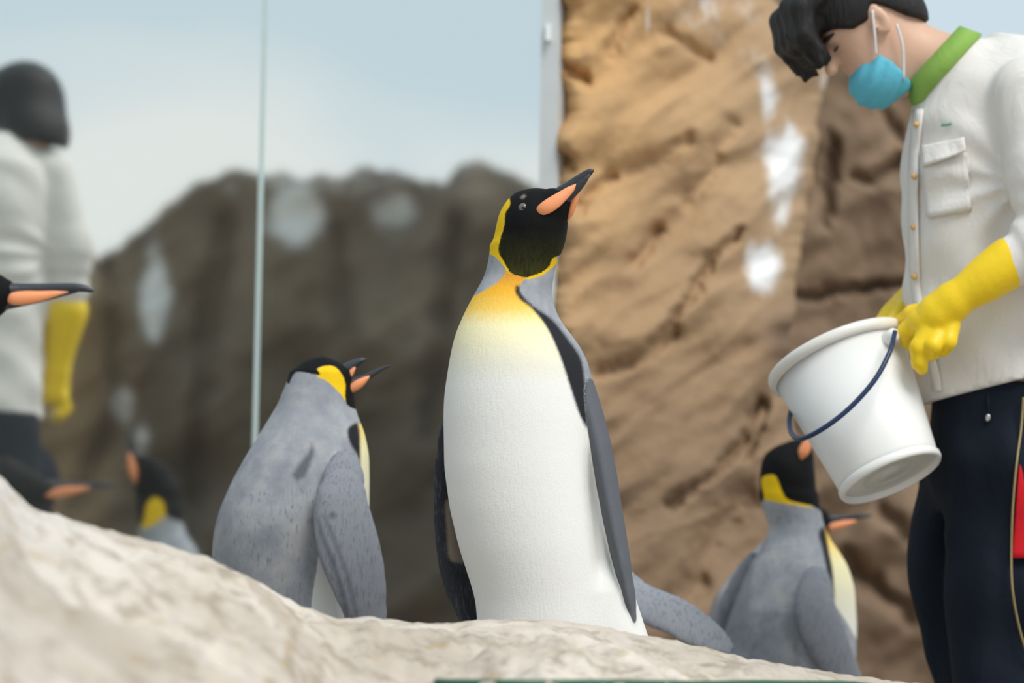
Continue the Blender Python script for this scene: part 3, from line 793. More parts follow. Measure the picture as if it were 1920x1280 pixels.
D5 = 8.45
penguin('king penguin mostly hidden behind another, only its orange bill and pale flank showing', D5,
    [(1240, 1318, 1480), (1170, 1322, 1500), (1110, 1345, 1520), (1060, 1385, 1535), (1020, 1425, 1540), (995, 1455, 1545)],
    [(1500, 1000, 0.0, 42), (1512, 982, 0.0, 38), (1535, 976, 0.0, 22)],
    {'black': ([(1460, 960), (1500, 1015), (1548, 1000), (1600, 1000), (1600, 930), (1460, 930)], 'all'),
     'yellow': ([(1530, 985), (1548, 980), (1560, 1000), (1555, 1020), (1535, 1015)], 'near')},
    [('upper_bill', M_BILL, [(1535, 974, 10), (1560, 972, 8), (1590, 970, 5.5), (1615, 967, 5), (1636, 966, 1.5)], 1, 0.0),
     ('lower_bill', M_BILL, [(1535, 984, 9), (1570, 982, 6), (1600, 975, 3)], 1, -0.005),
     ('bill_plate', M_PLATE, [(1548, 992, 2), (1562, 987, 7), (1585, 981, 6), (1606, 976, 1)], 0.8, -0.018)],
    None, h=0.0075, yaw=0, lateral=(55, 1015), warm=(1000, 1200), speck=0.2)

D6 = 7.45
penguin('king penguin hidden behind the upright one, one grey flipper stretched out', D6,
    [(1240, 930, 1168), (1150, 930, 1170), (1050, 935, 1162), (950, 945, 1140), (880, 955, 1115), (830, 970, 1090), (800, 985, 1075)],
    [(1030, 800, 0.0, 44), (1030, 765, 0.0, 45), (1010, 755, 0.02, 24)],
    {'black': ([(900, 820), (1120, 820), (1120, 600), (900, 600)], 'all')},
    [('upper_bill', M_BILL, [(1010, 755, 12), (985, 750, 8), (955, 748, 5), (930, 746, 1)], 1, 0.02)],
    None, flippers=[([(1120, 1050, 0.0, 0.035), (1190, 1122, -0.02, 0.036), (1260, 1152, -0.04, 0.036), (1315, 1184, -0.05, 0.031), (1362, 1214, -0.05, 0.018)], (0.2, -1, 0.35), 0.26)],
    h=0.0075, yaw=80, fdark=0.0, speck=0.3)

D1 = 6.0
penguin('king penguin reaching its long orange bill out past the glass', D1,
    [(1240, -330, -20), (1120, -335, -25), (1000, -330, -30), (900, -318, -36), (800, -290, -45), (730, -255, -52), (680, -220, -56), (640, -190, -55)],
    [(-118, 650, 0.0, 58), (-95, 600, 0.0, 56), (-62, 566, 0.0, 56), (-20, 552, 0.0, 40), (14, 549, 0.0, 20)],
    {'black': ([(-300, 610), (-120, 640), (-60, 650), (80, 640), (80, 480), (-200, 480)], 'all'), 'yellow': ([(-130, 560), (-95, 550), (-75, 590), (-80, 650), (-110, 650)], 'near')},
    [('upper_bill', M_BILL, [(-10, 548, 22), (25, 545, 15), (70, 542, 11), (110, 540, 9.5), (140, 539, 8.5), (160, 541, 7), (172, 545, 4), (177, 546, 1)], 1, -0.005),
     ('lower_bill', M_BILL, [(-10, 570, 16), (30, 568, 9), (75, 561, 6), (120, 551, 4), (145, 547, 1.5)], 1, -0.005),
     ('bill_plate', M_PLATE, [(11, 563, 2, -0.012), (22, 560, 11, -0.016), (45, 558, 13, -0.016), (75, 555, 10, -0.014), (105, 550, 5.5, -0.011), (128, 547, 1, -0.009)], 0.7, -0.01)],
    [(-48, 545, 7)], h=0.0065, yaw=0, lateral=(60, 660), warm=(640, 820))

# ---- birds seen mirrored in the glass; they stand at the left, just outside the picture
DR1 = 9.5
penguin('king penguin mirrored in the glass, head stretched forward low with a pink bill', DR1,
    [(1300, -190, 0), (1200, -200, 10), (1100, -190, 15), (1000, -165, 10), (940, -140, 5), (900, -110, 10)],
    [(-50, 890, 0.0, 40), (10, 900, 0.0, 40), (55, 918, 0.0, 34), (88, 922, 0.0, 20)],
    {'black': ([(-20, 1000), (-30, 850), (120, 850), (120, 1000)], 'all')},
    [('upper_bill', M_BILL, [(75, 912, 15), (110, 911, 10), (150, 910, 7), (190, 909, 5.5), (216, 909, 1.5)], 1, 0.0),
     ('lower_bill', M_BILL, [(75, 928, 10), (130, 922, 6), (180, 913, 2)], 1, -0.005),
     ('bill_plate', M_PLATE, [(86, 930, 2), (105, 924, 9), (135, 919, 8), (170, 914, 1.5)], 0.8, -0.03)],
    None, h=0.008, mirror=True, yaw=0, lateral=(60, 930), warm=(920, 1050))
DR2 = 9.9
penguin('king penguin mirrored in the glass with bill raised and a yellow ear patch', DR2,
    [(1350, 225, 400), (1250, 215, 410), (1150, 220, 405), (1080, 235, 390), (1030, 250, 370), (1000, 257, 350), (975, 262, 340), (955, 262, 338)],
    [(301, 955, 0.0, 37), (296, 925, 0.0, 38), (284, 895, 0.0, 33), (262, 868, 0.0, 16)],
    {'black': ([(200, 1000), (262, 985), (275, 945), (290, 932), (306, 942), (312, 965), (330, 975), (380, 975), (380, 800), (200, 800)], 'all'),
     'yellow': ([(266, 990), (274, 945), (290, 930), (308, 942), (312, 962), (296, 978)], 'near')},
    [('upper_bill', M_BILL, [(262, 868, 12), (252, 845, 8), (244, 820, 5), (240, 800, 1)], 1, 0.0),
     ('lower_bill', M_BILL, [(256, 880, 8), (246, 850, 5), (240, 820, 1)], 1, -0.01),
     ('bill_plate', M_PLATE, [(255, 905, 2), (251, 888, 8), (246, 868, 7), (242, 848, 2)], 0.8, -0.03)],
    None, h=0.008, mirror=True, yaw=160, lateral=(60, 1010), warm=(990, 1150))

# ------------------------------------------------------------------ the hose (built here so that it rests on the ridge)
ho = link('garden_hose', mesh_np('garden_hose', *sweep(pts, (0, 0, 1), 12), (M_HOSE,)))
tag(ho, 'dark green hose lying across the cream rock ridge', 'hose')

# ------------------------------------------------------------------ keepers
M_SKIN = simple('skin', (0.66, 0.41, 0.29), 0.5, 60, 0.06, 0.05)
def cloth(name, col, wr=14, bstr=0.5):
    b = MB(name)
    big = b.noise(wr, 4, 0.55, b.coord((1, 1, 0.5)), 1.2); weave = b.noise(900, 2)
    c = b.mix(weave, tuple(x * 0.93 for x in col), tuple(min(1, x * 1.05) for x in col))
    ht = b.math('ADD', big, b.math('MULTIPLY', weave, 0.03))
    return b.finish(c, 0.85, ht, bstr, 0.02, 0.2)
M_SHIRT = cloth('shirt_cotton', (0.74, 0.705, 0.665), 9, 0.55)
M_TROU = cloth('trouser_navy', (0.006, 0.010, 0.019), 7, 0.6)
M_COLLAR = cloth('collar_green', (0.25, 0.42, 0.09), 20, 0.2)
M_MASK = simple('mask_blue', (0.11, 0.46, 0.60), 0.8, 90, 0.1, 0.2)
M_STRAP = simple('strap_white', (0.72, 0.70, 0.69), 0.7)
def glove_mat():
    b = MB('glove_rubber'); nz = b.noise(18, 3)
    return b.finish(b.mix(nz, (0.83, 0.55, 0.006), (0.90, 0.63, 0.012)), 0.42, b.noise(30, 4), 0.25, 0.008, 0.4)
M_GLOVE = glove_mat()
def hair_mat():
    b = MB('hair_dark'); st = b.noise(1, 4, 0.6, b.coord((160, 160, 18)))
    return b.finish(b.mix(st, (0.006, 0.005, 0.006), (0.022, 0.019, 0.018)), 0.55, st, 0.6, 0.006, 0.3)
M_HAIR = hair_mat()
M_BUTTON = simple('button_tan', (0.62, 0.38, 0.13), 0.4)
M_RED = cloth('red_panel', (0.55, 0.012, 0.02), 20, 0.2)
M_ZIP = simple('zip_brass', (0.30, 0.22, 0.10), 0.4, 300, 0.4, 0.3)
M_METAL = simple('metal_tip', (0.5, 0.5, 0.5), 0.25, 60, 0.1, 0.0, Metallic=1.0)
M_BOOT = simple('boot_rubber', (0.015, 0.015, 0.017), 0.45)
M_EYE = simple('eye_dark', (0.02, 0.014, 0.012), 0.2)
M_THREAD = simple('green_thread', (0.03, 0.33, 0.16), 0.8)
M_LIP = simple('brow_hair', (0.03, 0.022, 0.02), 0.7)

DK = 7.3; SK = DK / F_PX
def K(px, py, dy=0.0): return W(px, py, DK + dy)
def c4(px, py, dy, r): return (*K(px, py, dy), r * SK)

def keeper(label, pose, xf=None, mirror=False, group=None):
    """a keeper modelled in front of the camera at depth DK; xf moves the finished figure elsewhere"""
    foot = K(1850, 1116 + (0.18 - FLOOR) / SK, 0.02)
    foot[2] = FLOOR
    tf = (lambda P: P) if xf is None else (lambda P: xf(np.asarray(P, float), foot))
    loc = tf(foot[None])[0]
    if mirror: loc = MIRROR(loc[None])[0]
    root = empty('person', loc, label, 'person', group)
    B0 = Builder(root, loc, mirror)
    class BB:
        def add(self, name, V, F, mat, **kw): return B0.add(name, tf(V), F, mat, **kw)
    B = BB()
    hs = pose.get('head_shift', np.zeros(3))
    Fd = np.array([-0.80, -0.16, -0.60]); Fd /= np.linalg.norm(Fd)
    Up = np.array([-0.60, 0.0, 0.80]); Up -= Fd * (Up @ Fd); Up /= np.linalg.norm(Up)
    Sd = np.cross(Fd, Up); Sd = -Sd if Sd[1] > 0 else Sd           # towards the camera
    HC = K(1622, 62) + hs
    tr = lambda x, y, z: HC + Fd * x + Sd * y + Up * z
    neck0, neck1 = tr(-0.045, 0, -0.06), K(1800, 150) + hs * 0.4
    def skin(X, Y, Z):
        d = ell(X, Y, Z, tr(-0.012, 0, 0.02), (0.092, 0.073, 0.098), (Fd, Sd, Up))
        d = smin(d, ell(X, Y, Z, tr(0.018, 0, -0.062), (0.056, 0.056, 0.072), (Fd, Sd, Up)), 0.03)
        d = smin(d, cap(X, Y, Z, tr(0.025, 0, -0.108), tr(0.038, 0, -0.116), 0.026, 0.02), 0.03)       # chin
        d = smin(d, cap(X, Y, Z, tr(0.078, 0, 0.012), tr(0.098, 0, -0.02), 0.008, 0.014), 0.012)      # nose
        for s in (-1, 1):
            d = smin(d, cap(X, Y, Z, tr(0.070, s * 0.032, 0.028), tr(0.072, s * 0.016, 0.024), 0.010, 0.009), 0.012)  # brow ridge
            ear = ell(X, Y, Z, tr(-0.012, s * 0.080, 0.0), (0.020, 0.010, 0.034), (Fd + Sd * s * -0.4, Sd * s + Fd * 0.4, Up))
            ear = np.maximum(ear, -ell(X, Y, Z, tr(-0.004, s * 0.088, -0.002), (0.011, 0.008, 0.020), (Fd, Sd, Up)))
            d = smin(d, ear, 0.008)
        d = smin(d, cap(X, Y, Z, neck0, neck1, 0.058, 0.066), 0.035)
        d = smin(d, cap(X, Y, Z, K(1850, 190), K(1870, 700), 0.10, 0.095), 0.08)
        for A in (pose['arm_near'], pose['arm_far']):
            d = smin(d, chain(X, Y, Z, [(*p[:3], p[3] * 0.62) for p in A], 0.02), 0.03)
        for Lg in pose['legs']:
            d = smin(d, chain(X, Y, Z, [(*p[:3], p[3] * 0.7) for p in Lg], 0.03), 0.04)
        return d
    V, F = surface_nets(skin, HC * 0 + np.array([min(HC[0] - 0.2, 0.55), DK - 0.42, FLOOR + 0.03]), np.array([1.35, DK + 0.42, 1.62]), 0.0085)
    B.add('body', V, F, M_SKIN)
    # eyes and brows
    for s in (-1, 1):
        c = tr(0.074, s * 0.031, 0.006)
        Vb, Fb = sweep(spline([(*(c - Sd * 0.016), 0.0008, 0.001), (*(c + Fd * 0.004 - Up * 0.003), 0.0022, 0.005), (*(c + Sd * 0.016 * 1), 0.0008, 0.001)], 9), Up, 10); B.add('eye', Vb, Fb, M_EYE)
        c = tr(0.080, s * 0.030, 0.030)
        Vb, Fb = sweep(spline([(*(c - Sd * 0.020 * s), 0.004, 0.003), (*(c + Sd * 0.004 * s), 0.005, 0.004), (*(c + Sd * 0.024 * s - Fd * 0.012), 0.002, 0.002)], 9), Up, 10); B.add('eyebrow', Vb, Fb, M_LIP)
    # hair: cap over the skull, cropped sides, long fringe falling forward
    locks = []
    r = np.random.default_rng(9)
    for i in range(70):
        s = r.uniform(-0.075, 0.075); j = r.uniform(-1, 1); q_ = r.uniform(-1, 1)
        a0 = tr(0.015 + 0.03 * j, s * 0.8, 0.108 + 0.012 * q_); a1 = tr(0.090 + 0.015 * j, s, 0.106 + 0.012 * q_)
        a2 = tr(0.118 + 0.012 * j, s * 1.05, 0.060 + 0.015 * q_); a3 = tr(0.116 + 0.016 * q_, s * 1.1, 0.006 + 0.014 * j)
        locks.append([(*a0, 0.022), (*a1, 0.021), (*a2, 0.016), (*a3, 0.006)])
    hz = pose.get('hair', 1.0); nape = pose.get('nape', 0.0)
    def hair(X, Y, Z):
        d = ell(X, Y, Z, tr(-0.020, 0, 0.044), tuple(hz * v_ for v_ in (0.112, 0.086, 0.094)), (Fd, Sd, Up))
        q = (X - HC[0]) * Fd[0] + (Y - HC[1]) * Fd[1] + (Z - HC[2]) * Fd[2]; u_ = (X - HC[0]) * Up[0] + (Y - HC[1]) * Up[1] + (Z - HC[2]) * Up[2]
        d = smin(d, ell(X, Y, Z, tr(-0.072, 0, -0.012 - nape * 0.5), (0.056 * hz, 0.070 * hz, 0.062 * hz + nape * 0.4), (Fd, Sd, Up)), 0.03)
        # hairline: round the ear, over the temple and up under the fringe
        d = np.maximum(d, np.interp(q, [-0.14, -0.115, -0.07, -0.035, -0.02, 0.0, 0.035, 0.06, 0.09], [-0.066, -0.056, -0.024, 0.02, 0.036, 0.012, 0.014, 0.036, 0.05]) - nape - u_)
        f = None
        for L in locks:
            c = chain(X, Y, Z, L, 0.008); f = c if f is None else np.minimum(f, c)
        return smin(d, f, 0.012)
    V, F = surface_nets(hair, HC - 0.25, HC + 0.25, 0.0062)
    B.add('hair', V, F, M_HAIR)
    # mask with pleats, straps to the ear
    def mask(X, Y, Z):
        d = ell(X, Y, Z, tr(0.018, 0, -0.088), (0.075, 0.070, 0.060), (Fd, Sd, Up))
        q = (X - HC[0]) * Fd[0] + (Y - HC[1]) * Fd[1] + (Z - HC[2]) * Fd[2]; u_ = (X - HC[0]) * Up[0] + (Y - HC[1]) * Up[1] + (Z - HC[2]) * Up[2]
        d = d + 0.0020 * np.sin((u_ * 0.8 + q * 0.6) * 260)
        d = np.maximum(d, 0.012 - q + 0.25 * (u_ + 0.08)); d = np.maximum(d, u_ + 0.036); d = np.maximum(d, -0.140 - u_)
        return d
    V, F = surface_nets(mask, HC - 0.2, HC + 0.2, 0.0042)
    mk = B.add('face_mask', V, F, M_MASK)
    for s in (-1, 1):
        for q0, q1, q2 in (((0.030, 0.066, -0.050), (0.012, 0.078, -0.018), (-0.009, 0.088, 0.022)), ((0.012, 0.060, -0.118), (-0.018, 0.078, -0.068), (-0.032, 0.087, -0.026))):
            Vb, Fb = sweep(spline([(*tr(q[0], q[1] * s, q[2]), 0.0028, 0.0028) for q in (q0, q1, q2)], 10), (0.3, 0.2, 1), 8)
            B.add('ear_loop', Vb, Fb, M_STRAP, parent=mk)
    cc = K(1766, 124) + hs * 0.4
    e1 = np.array([-0.66, 0, -0.75]); e2 = np.array([0, 1.0, 0]); e3 = np.array([-0.75, 0, 0.66])
    # shirt
    rows = []
    for py, xl, xr, b in pose['torso']:
        c = K((xl + xr) / 2, py); rows.append((c[2], c[0], DK + 0.02, (xr - xl) / 2 * SK, b))
    torso = Loft(rows, 0.03)
    sl = [pose['arm_near'][:pose.get('sleeve', 3)], pose['arm_far'][:pose.get('sleeve', 3)]]
    hem0, hem1 = pose['hem']
    nrm = np.array([-(hem1[2] - hem0[2]), 0, hem1[0] - hem0[0]]); nrm /= np.linalg.norm(nrm)
    arm = K(1895, 350) + hs * 0.2
    def shirt(X, Y, Z):
        d = torso(X, Y, Z)
        d = d + 0.004 * np.sin(X * 34 + Z * 21 + 3 * np.sin(Z * 9)) + 0.003 * np.sin(Z * 48 - X * 30 + Y * 20)
        rx, rz = X - arm[0], Z - arm[2]; rr = np.hypot(rx, rz)                 # folds running out from under the arm
        an = np.arctan2(rz, rx); d = d - 0.010 * np.abs(np.sin(an * 5.5 + 1.2 * np.sin(rr * 14))) ** 3 * np.clip(rr / 0.05, 0, 1) * np.exp(-(rr / 0.26) ** 2)
        d = d - 0.006 * np.abs(np.sin(X * 11 + 0.8 * np.sin(Z * 13) + Z * 3)) ** 4 * np.clip((arm[2] - 0.1 - Z) / 0.15, 0, 1)
        d = np.maximum(d, -((X - hem0[0]) * nrm[0] + (Z - hem0[2]) * nrm[2]))
        for A in sl:
            c = chain(X, Y, Z, A, 0.03)
            w_ = np.sqrt((X - A[-1][0]) ** 2 + (Y - A[-1][1]) ** 2 + (Z - A[-1][2]) ** 2)
            c = c + 0.005 * np.sin(w_ * 150) * np.exp(-(w_ / 0.12) ** 2)
            d = smin(d, c, 0.018)
        yk = cap(X, Y, Z, K(1772, 132) + hs * 0.4, K(1890, 215), 0.084, 0.125)
        yk = np.maximum(yk, (X - cc[0]) * e3[0] + (Z - cc[2]) * e3[2] + 0.004)
        d = np.maximum(d, (X - cc[0]) * e3[0] + (Z - cc[2]) * e3[2] + 0.004)
        return smin(d, yk, 0.03)
    V, F = surface_nets(shirt, np.array([0.52, DK - 0.45, 0.25]), np.array([1.35, DK + 0.45, 1.42]), 0.0075)
    sh = B.add('shirt', V, F, M_SHIRT)
    # collar
    n = 40; Vc = []
    for i in range(n):
        a = 2 * math.pi * i / n; tip = 0.03 * math.exp(-((a if a < math.pi else a - 2 * math.pi) / 0.45) ** 2)
        for j, (o_, rr) in enumerate(((0.020, 0.074), (0.024, 0.079), (-0.016 - tip, 0.094 + tip * 0.4))):
            Vc.append(cc + e1 * math.cos(a) * rr + e2 * math.sin(a) * rr * 0.95 + e3 * o_)
    Fc = [(3 * i + j, 3 * ((i + 1) % n) + j, 3 * ((i + 1) % n) + j + 1, 3 * i + j + 1) for i in range(n) for j in range(2)]
    B.add('collar', np.array(Vc), np.array(Fc), M_COLLAR, parent=sh, solid=0.006)
    # trousers
    trow = []
    for py, xl, xr, b in pose['hips']:
        c = K((xl + xr) / 2, py); trow.append((c[2], c[0], DK + 0.02, (xr - xl) / 2 * SK, b))
    hips = Loft(trow, 0.03)
    def trousers(X, Y, Z):
        d = hips(X, Y, Z)
        for Lg in pose['legs']:
            c = chain(X, Y, Z, Lg, 0.04) + 0.005 * np.sin(Z * 30 + X * 18) + 0.006 * np.sin(Z * 9 - X * 60 + np.sin(Z * 20)) - 0.008 * np.abs(np.sin(X * 16 + Z * 5)) ** 5
            d = smin(d, c, 0.03)
        return np.maximum(d, FLOOR + 0.07 - Z)
    V, F = surface_nets(trousers, np.array([0.52, DK - 0.4, FLOOR + 0.02]), np.array([1.35, DK + 0.4, 0.72]), 0.0085)
    tro = B.add('trousers', V, F, M_TROU)
    for Lg in pose['legs']:
        p = np.array(Lg[-1][:3])
        def shoe(X, Y, Z):
            d = cap(X, Y, Z, (p[0] + 0.03, p[1], FLOOR + 0.05), (p[0] - 0.15, p[1] - 0.02, FLOOR + 0.038), 0.05, 0.04)
            d = smin(d, cap(X, Y, Z, (p[0], p[1], FLOOR + 0.05), (p[0], p[1], FLOOR + 0.12), 0.05, 0.052), 0.03)
            return np.maximum(d, FLOOR - Z)
        V, F = surface_nets(shoe, np.array([p[0] - 0.24, p[1] - 0.1, FLOOR - 0.03]), np.array([p[0] + 0.12, p[1] + 0.1, FLOOR + 0.2]), 0.011)
        B.add('boot', V, F, M_BOOT)
    # gloves
    for parts in pose['gloves']:
        def glove(X, Y, Z):
            d = None
            for pts, k in parts:
                c = chain(X, Y, Z, [tuple(p_) for p_ in spline(pts, 12)], 0.002) if k == 0 else chain(X, Y, Z, pts, 0.008); d = c if d is None else smin(d, c, k)
            return d
        A = np.array([p for g, _ in parts for p in g]); lo = (A[:, :3] - A[:, 3:]).min(0) - 0.02; hi = (A[:, :3] + A[:, 3:]).max(0) + 0.02
        V, F = surface_nets(glove, lo, hi, 0.0045)
        B.add('glove', V, F, M_GLOVE)
    if not pose.get('detail'): return root
    # shirt details laid on the cloth
    def patch(fn, quad, nu, nv, off):
        Vp = []
        for i in range(nu + 1):
            for j in range(nv + 1):
                a, b = i / nu, j / nv
                q = (1 - a) * (1 - b) * np.array(quad[0], float) + a * (1 - b) * np.array(quad[1], float) + a * b * np.array(quad[2], float) + (1 - a) * b * np.array(quad[3], float)
                c = K(*q); y = surf_y(fn, c[0], c[2], DK - 0.45, DK + 0.4)
                y = DK if y is None else y
                o_ = off(a, b) if callable(off) else off
                Vp.append(W(q[0], q[1], y - o_))
        return np.array(Vp), grid_faces(nu + 1, nv + 1)
    Vp, Fp = patch(shirt, [(1728, 274), (1808, 258), (1812, 283), (1730, 312)], 14, 8, lambda a, b: 0.004 + 0.016 * b * (0.4 + 0.6 * math.sin(a * 3.0)))
    B.add('pocket_flap', Vp, Fp, M_SHIRT, parent=sh, solid=0.005)
    Vp, Fp = patch(shirt, [(1730, 300), (1812, 285), (1822, 395), (1738, 408)], 10, 10, 0.0); B.add('pocket', Vp, Fp, M_SHIRT, parent=sh, solid=0.006)
    path = spline([(1722, 205), (1713, 300), (1712, 400), (1714, 500), (1720, 560), (1737, 640), (1752, 700), (1757, 733)], 40); Vp = []
    for x_, y_ in path:
        for k_ in (-8, 0, 8):
            c = K(x_ + k_, y_); y = surf_y(shirt, c[0], c[2], DK - 0.45, DK + 0.4); Vp.append(W(x_ + k_, y_, (y or DK) - 0.001))
    B.add('placket', np.array(Vp), grid_faces(40, 3), M_SHIRT, parent=sh, solid=0.005)
    for bx_, by_ in ((1718, 233), (1714, 330), (1713, 425), (1714, 518)):
        c = K(bx_, by_); y = surf_y(shirt, c[0], c[2], DK - 0.45, DK + 0.4)
        if y is None: continue
        q = W(bx_, by_, y - 0.012)
        Vb, Fb = sweep([(q[0], q[1] - 0.003, q[2], 0.0055, 0.0055), (q[0], q[1], q[2], 0.006, 0.006), (q[0], q[1] + 0.006, q[2], 0.006, 0.006)], (0, 0, 1), 12); B.add('button', Vb, Fb, M_BUTTON, parent=sh)
    for i, (ax, ay, bx_, by_) in enumerate(((1766, 235, 1769, 231), (1770, 235, 1773, 232), (1774, 235, 1777, 232), (1778, 233, 1783, 231), (1765, 236, 1783, 234))):
        q = []
        for x_, y_ in ((ax, ay), ((ax + bx_) / 2, (ay + by_) / 2), (bx_, by_)):
            c = K(x_, y_); y = surf_y(shirt, c[0], c[2], DK - 0.45, DK + 0.4); q.append((*W(x_, y_, (y or DK) - 0.002), 0.0012, 0.0012))
        Vb, Fb = sweep(q, (0, 0, 1), 6); B.add('embroidery', Vb, Fb, M_THREAD, parent=sh)
    # trouser details
    Vp, Fp = patch(trousers, [(1913, 850), (1935, 850), (1935, 1046), (1897, 1046)], 8, 16, 0.015)
    B.add('side_panel', Vp, Fp, M_RED, parent=tro, solid=0.004)['label'] = 'red side panel'
    q = []
    for x_, y_ in ((1919, 745), (1914, 800), (1906, 870), (1899, 950), (1895, 1040), (1899, 1110), (1912, 1180), (1930, 1240)):
        c = K(x_, y_); y = surf_y(trousers, c[0], c[2], DK - 0.45, DK + 0.4); q.append((*W(x_, y_, (y or DK) - 0.018), 0.0024, 0.0024))
    qa = np.array(q); qa[:, 1] = np.minimum(smooth1(qa[:, 1], 1), qa[:, 1])
    Vb, Fb = sweep(spline(qa, 40), (1, 0, 0), 8); B.add('zip', Vb, Fb, M_ZIP, parent=tro)
    q = []
    for x_, y_ in ((1851, 715), (1853, 745), (1853, 775)):
        c = K(x_, y_); y = surf_y(trousers, c[0], c[2], DK - 0.45, DK + 0.4); q.append((*W(x_, y_, (y or DK) - 0.006), 0.003, 0.003))
    ds = B.add('drawstring', *sweep(spline(q, 12), (1, 0, 0), 8), M_TROU, parent=tro)
    q0 = np.array(q[-1][:3]); Vb, Fb = sweep([(*q0, 0.003, 0.003), (*(q0 - np.array([0, 0, 0.004])), 0.0055, 0.0055), (*(q0 - np.array([0, 0, 0.012])), 0.0055, 0.0055), (*(q0 - np.array([0, 0, 0.016])), 0.003, 0.003)], (1, 0, 0), 10)
    B.add('cord_tip', Vb, Fb, M_METAL, parent=tro)
    return root

TORSO = [(70, 1870, 1950, 0.05), (100, 1838, 1985, 0.10), (150, 1752, 2015, 0.14), (200, 1714, 2030, 0.155), (300, 1694, 2040, 0.16), (400, 1694, 2040, 0.155), (560, 1702, 2040, 0.15), (690, 1730, 2045, 0.15), (830, 1742, 2050, 0.15)]
HIPS = [(720, 1752, 2030, 0.135), (780, 1748, 2035, 0.14), (880, 1735, 2040, 0.14), (960, 1760, 2020, 0.12)]
pose1 = dict(detail=True, torso=TORSO, hips=HIPS, hem=(K(1742, 755), K(1925, 711)),
    legs=[[c4(1890, 880, -0.05, 105), c4(1870, 1120, -0.05, 92), c4(1880, 1490, -0.04, 72)], [c4(1815, 880, 0.12, 100), c4(1806, 1080, 0.12, 92), c4(1832, 1260, 0.13, 78), c4(1840, 1490, 0.14, 68)]],
    arm_near=[c4(1930, 180, -0.13, 74), c4(1968, 330, -0.18, 74), c4(1985, 455, -0.21, 70), c4(1895, 492, -0.21, 50), c4(1800, 560, -0.20, 32)],
    arm_far=[c4(1850, 185, 0.16, 72), c4(1830, 330, 0.20, 70), c4(1815, 480, 0.19, 62), c4(1735, 545, 0.14, 46), c4(1680, 590, 0.06, 32)], sleeve=4,
    gloves=[[([c4(1893, 492, -0.21, 47), c4(1850, 522, -0.21, 42), c4(1800, 556, -0.205, 32), c4(1785, 568, -0.20, 34)], 0),
             ([c4(1785, 566, -0.20, 36), c4(1758, 590, -0.19, 38), c4(1738, 606, -0.185, 32)], 0.012),
             ([c4(1722, 600, -0.18, 22), c4(1700, 622, -0.165, 17), c4(1702, 642, -0.15, 14)], 0.006),
             ([c4(1738, 622, -0.20, 19), c4(1722, 652, -0.205, 16), c4(1724, 680, -0.20, 14), c4(1729, 692, -0.195, 11)], 0.004),
             ([c4(1760, 624, -0.205, 18), c4(1750, 648, -0.22, 15), c4(1748, 664, -0.205, 13)], 0.004),
             ([c4(1783, 612, -0.205, 18), c4(1778, 640, -0.215, 15), c4(1768, 656, -0.20, 13)], 0.004),
             ([c4(1755, 582, -0.17, 22), c4(1712, 590, -0.14, 18), c4(1682, 608, -0.10, 14)], 0.006)],
            [([c4(1745, 545, 0.14, 44), c4(1700, 580, 0.10, 36), c4(1680, 598, 0.07, 32)], 0),
             ([c4(1685, 596, 0.07, 33), c4(1655, 622, 0.05, 28)], 0.01),
             ([c4(1650, 612, 0.04, 15), c4(1625, 636, 0.02, 12), c4(1622, 660, 0.01, 10)], 0.004),
             ([c4(1655, 622, 0.03, 15), c4(1636, 650, 0.01, 12), c4(1635, 672, 0.0, 10)], 0.004),
             ([c4(1665, 630, 0.02, 15), c4(1652, 660, 0.0, 12), c4(1652, 680, 0.0, 10)], 0.004),
             ([c4(1678, 632, 0.02, 14), c4(1668, 660, 0.0, 11), c4(1668, 676, 0.0, 9)], 0.004),
             ([c4(1690, 580, 0.05, 17), c4(1668, 610, 0.0, 13), c4(1655, 640, -0.02, 11)], 0.006)]])
keeper('person in pale shirt, green collar and blue face mask bending over the white bucket', pose1)

# second keeper at the left, seen only as a mirror image in the glass
TOR2 = [(30, 1820, 1930, 0.05), (60, 1790, 1965, 0.11), (110, 1745, 2005, 0.14), (200, 1735, 2010, 0.15), (300, 1740, 2010, 0.15), (560, 1750, 2010, 0.145), (690, 1750, 2015, 0.145), (830, 1750, 2020, 0.145)]
pose2 = dict(torso=TOR2, hips=HIPS, hem=(K(1742, 735), K(1925, 735)), hair=1.30, nape=0.085, head_shift=np.array([0.16, 0.135, 0.065]),
    legs=pose1['legs'], sleeve=3,
    arm_near=[c4(1900, 150, -0.13, 72), c4(1930, 330, -0.19, 64), c4(1925, 470, -0.20, 54), c4(1895, 640, -0.21, 36)],
    arm_far=[c4(1870, 150, 0.17, 70), c4(1890, 330, 0.22, 62), c4(1880, 470, 0.22, 54), c4(1850, 640, 0.21, 36)],
    gloves=[[([c4(1922, 480, -0.20, 60), c4(1905, 560, -0.205, 44), c4(1897, 620, -0.21, 36)], 0), ([c4(1896, 625, -0.21, 38), c4(1888, 670, -0.21, 40)], 0.012)] +
            [([c4(1870 + 14 * i, 688, -0.225 + 0.0 * i, 16), c4(1864 + 14 * i, 716, -0.235, 15), c4(1874 + 13 * i, 738 - 4 * abs(i - 1), -0.22, 13)], 0.004) for i in range(4)] +
            [([c4(1875, 645, -0.225, 18), c4(1855, 680, -0.24, 15), c4(1860, 704, -0.24, 13)], 0.006)],
            [([c4(1876, 480, 0.22, 60), c4(1862, 560, 0.215, 44), c4(1853, 620, 0.21, 36)], 0), ([c4(1852, 625, 0.21, 38), c4(1844, 670, 0.21, 40)], 0.012)] +
            [([c4(1826 + 14 * i, 688, 0.225, 16), c4(1820 + 14 * i, 716, 0.235, 15), c4(1830 + 13 * i, 738 - 4 * abs(i - 1), 0.22, 13)], 0.004) for i in range(4)] +
            [([c4(1831, 645, 0.225, 18), c4(1811, 680, 0.24, 15), c4(1816, 704, 0.24, 13)], 0.006)]])
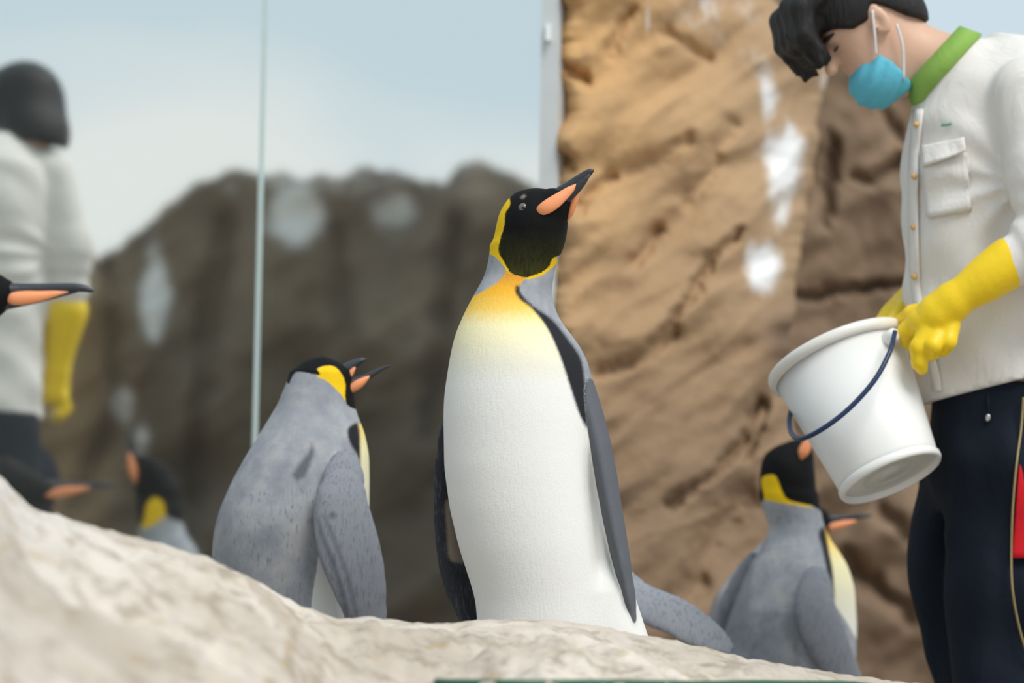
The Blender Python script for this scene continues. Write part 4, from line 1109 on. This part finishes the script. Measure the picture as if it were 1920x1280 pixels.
def place2(P, foot):
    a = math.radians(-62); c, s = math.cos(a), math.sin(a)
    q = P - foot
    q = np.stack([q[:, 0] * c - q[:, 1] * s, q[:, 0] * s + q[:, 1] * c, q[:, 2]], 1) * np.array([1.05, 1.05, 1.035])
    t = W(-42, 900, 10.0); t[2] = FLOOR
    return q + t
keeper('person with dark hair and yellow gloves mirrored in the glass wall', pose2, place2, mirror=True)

# ------------------------------------------------------------------ bucket
def bucket():
    Mw = simple('bucket_white_plastic', (0.83, 0.82, 0.795), 0.35, 8, 0.02, 0.02)
    Mr = simple('bucket_cream_rim', (0.78, 0.75, 0.70), 0.4, 8, 0.02, 0.02)
    Mb = simple('bucket_base_grey', (0.62, 0.62, 0.58), 0.4, 20, 0.08, 0.05)
    Mh = simple('handle_navy', (0.012, 0.03, 0.085), 0.35)
    DB = 7.2
    bot = W(1671, 895, DB - 0.04); ax = np.array([-0.373, 0.292, 0.88]); ax /= np.linalg.norm(ax)
    e1 = np.cross(ax, (0, 1, 0)); e1 /= np.linalg.norm(e1); e2 = np.cross(ax, e1)
    H = 0.265
    root = empty('bucket', bot, 'white plastic bucket with navy handle, tilted in yellow gloved hands', 'bucket')
    B = Builder(root, bot)
    def lathe(name, prof, mat, parent=None, n=56):
        th = np.linspace(0, 2 * math.pi, n, endpoint=False); m = len(prof)
        Vb = np.array([bot + ax * z + (e1 * math.cos(t) + e2 * math.sin(t)) * max(r, 1e-4) for r, z in prof for t in th])
        Fb = [(i * n + j, (i + 1) * n + j, (i + 1) * n + (j + 1) % n, i * n + (j + 1) % n) for i in range(m - 1) for j in range(n)]
        return B.add(name, Vb, np.array(Fb)[:, ::-1], mat, parent=parent)
    lathe('pail', [(0.0, 0.012), (0.088, 0.012), (0.097, 0.010), (0.100, 0.022), (0.131, H), (0.128, H), (0.097, 0.024), (0.0, 0.020)], Mw)
    lathe('rim', [(0.1305, H - 0.020), (0.139, H - 0.018), (0.1405, H - 0.004), (0.138, H + 0.001), (0.131, H + 0.002), (0.127, H - 0.003), (0.127, H - 0.018), (0.1305, H - 0.020)], Mr)
    br = lathe('base_ring', [(0.093, 0.012), (0.093, 0.0), (0.095, -0.003), (0.100, -0.002), (0.1025, 0.003), (0.1025, 0.010), (0.1000, 0.014), (0.098, 0.014)], Mw)
    bo = lathe('bottom', [(0.0, 0.006), (0.020, 0.006), (0.023, 0.009), (0.050, 0.009), (0.053, 0.007), (0.058, 0.009), (0.0925, 0.009)], Mb)
    # bail handle hanging down round the near side
    q = [(1678, 622, -0.135), (1668, 660, -0.175), (1640, 712, -0.20), (1596, 762, -0.21), (1548, 800, -0.205), (1504, 822, -0.17), (1484, 812, -0.10), (1480, 785, -0.03), (1488, 752, 0.04), (1500, 700, 0.10)]
    P = spline([(*W(a, b, DB + c + 0.035), 0.0048, 0.0048) for a, b, c in q], 60)
    Vb, Fb = sweep(P, (0.3, 1, 0.2), 12); B.add('handle', Vb, Fb, Mh)['label'] = 'navy blue wire handle'
    for a, b, c in ((1672, 630, -0.105), (1500, 706, 0.12)):
        p0 = W(a, b, DB + c + 0.035); d = bot + ax * (H - 0.03) - p0; d /= np.linalg.norm(d)
        Vb, Fb = sweep([(*(p0 - d * 0.012), 0.010, 0.010), (*(p0 - d * 0.008), 0.013, 0.013), (*(p0 + d * 0.03), 0.014, 0.014)], (0, 0, 1), 12); B.add('handle_lug', Vb, Fb, Mw)
bucket()
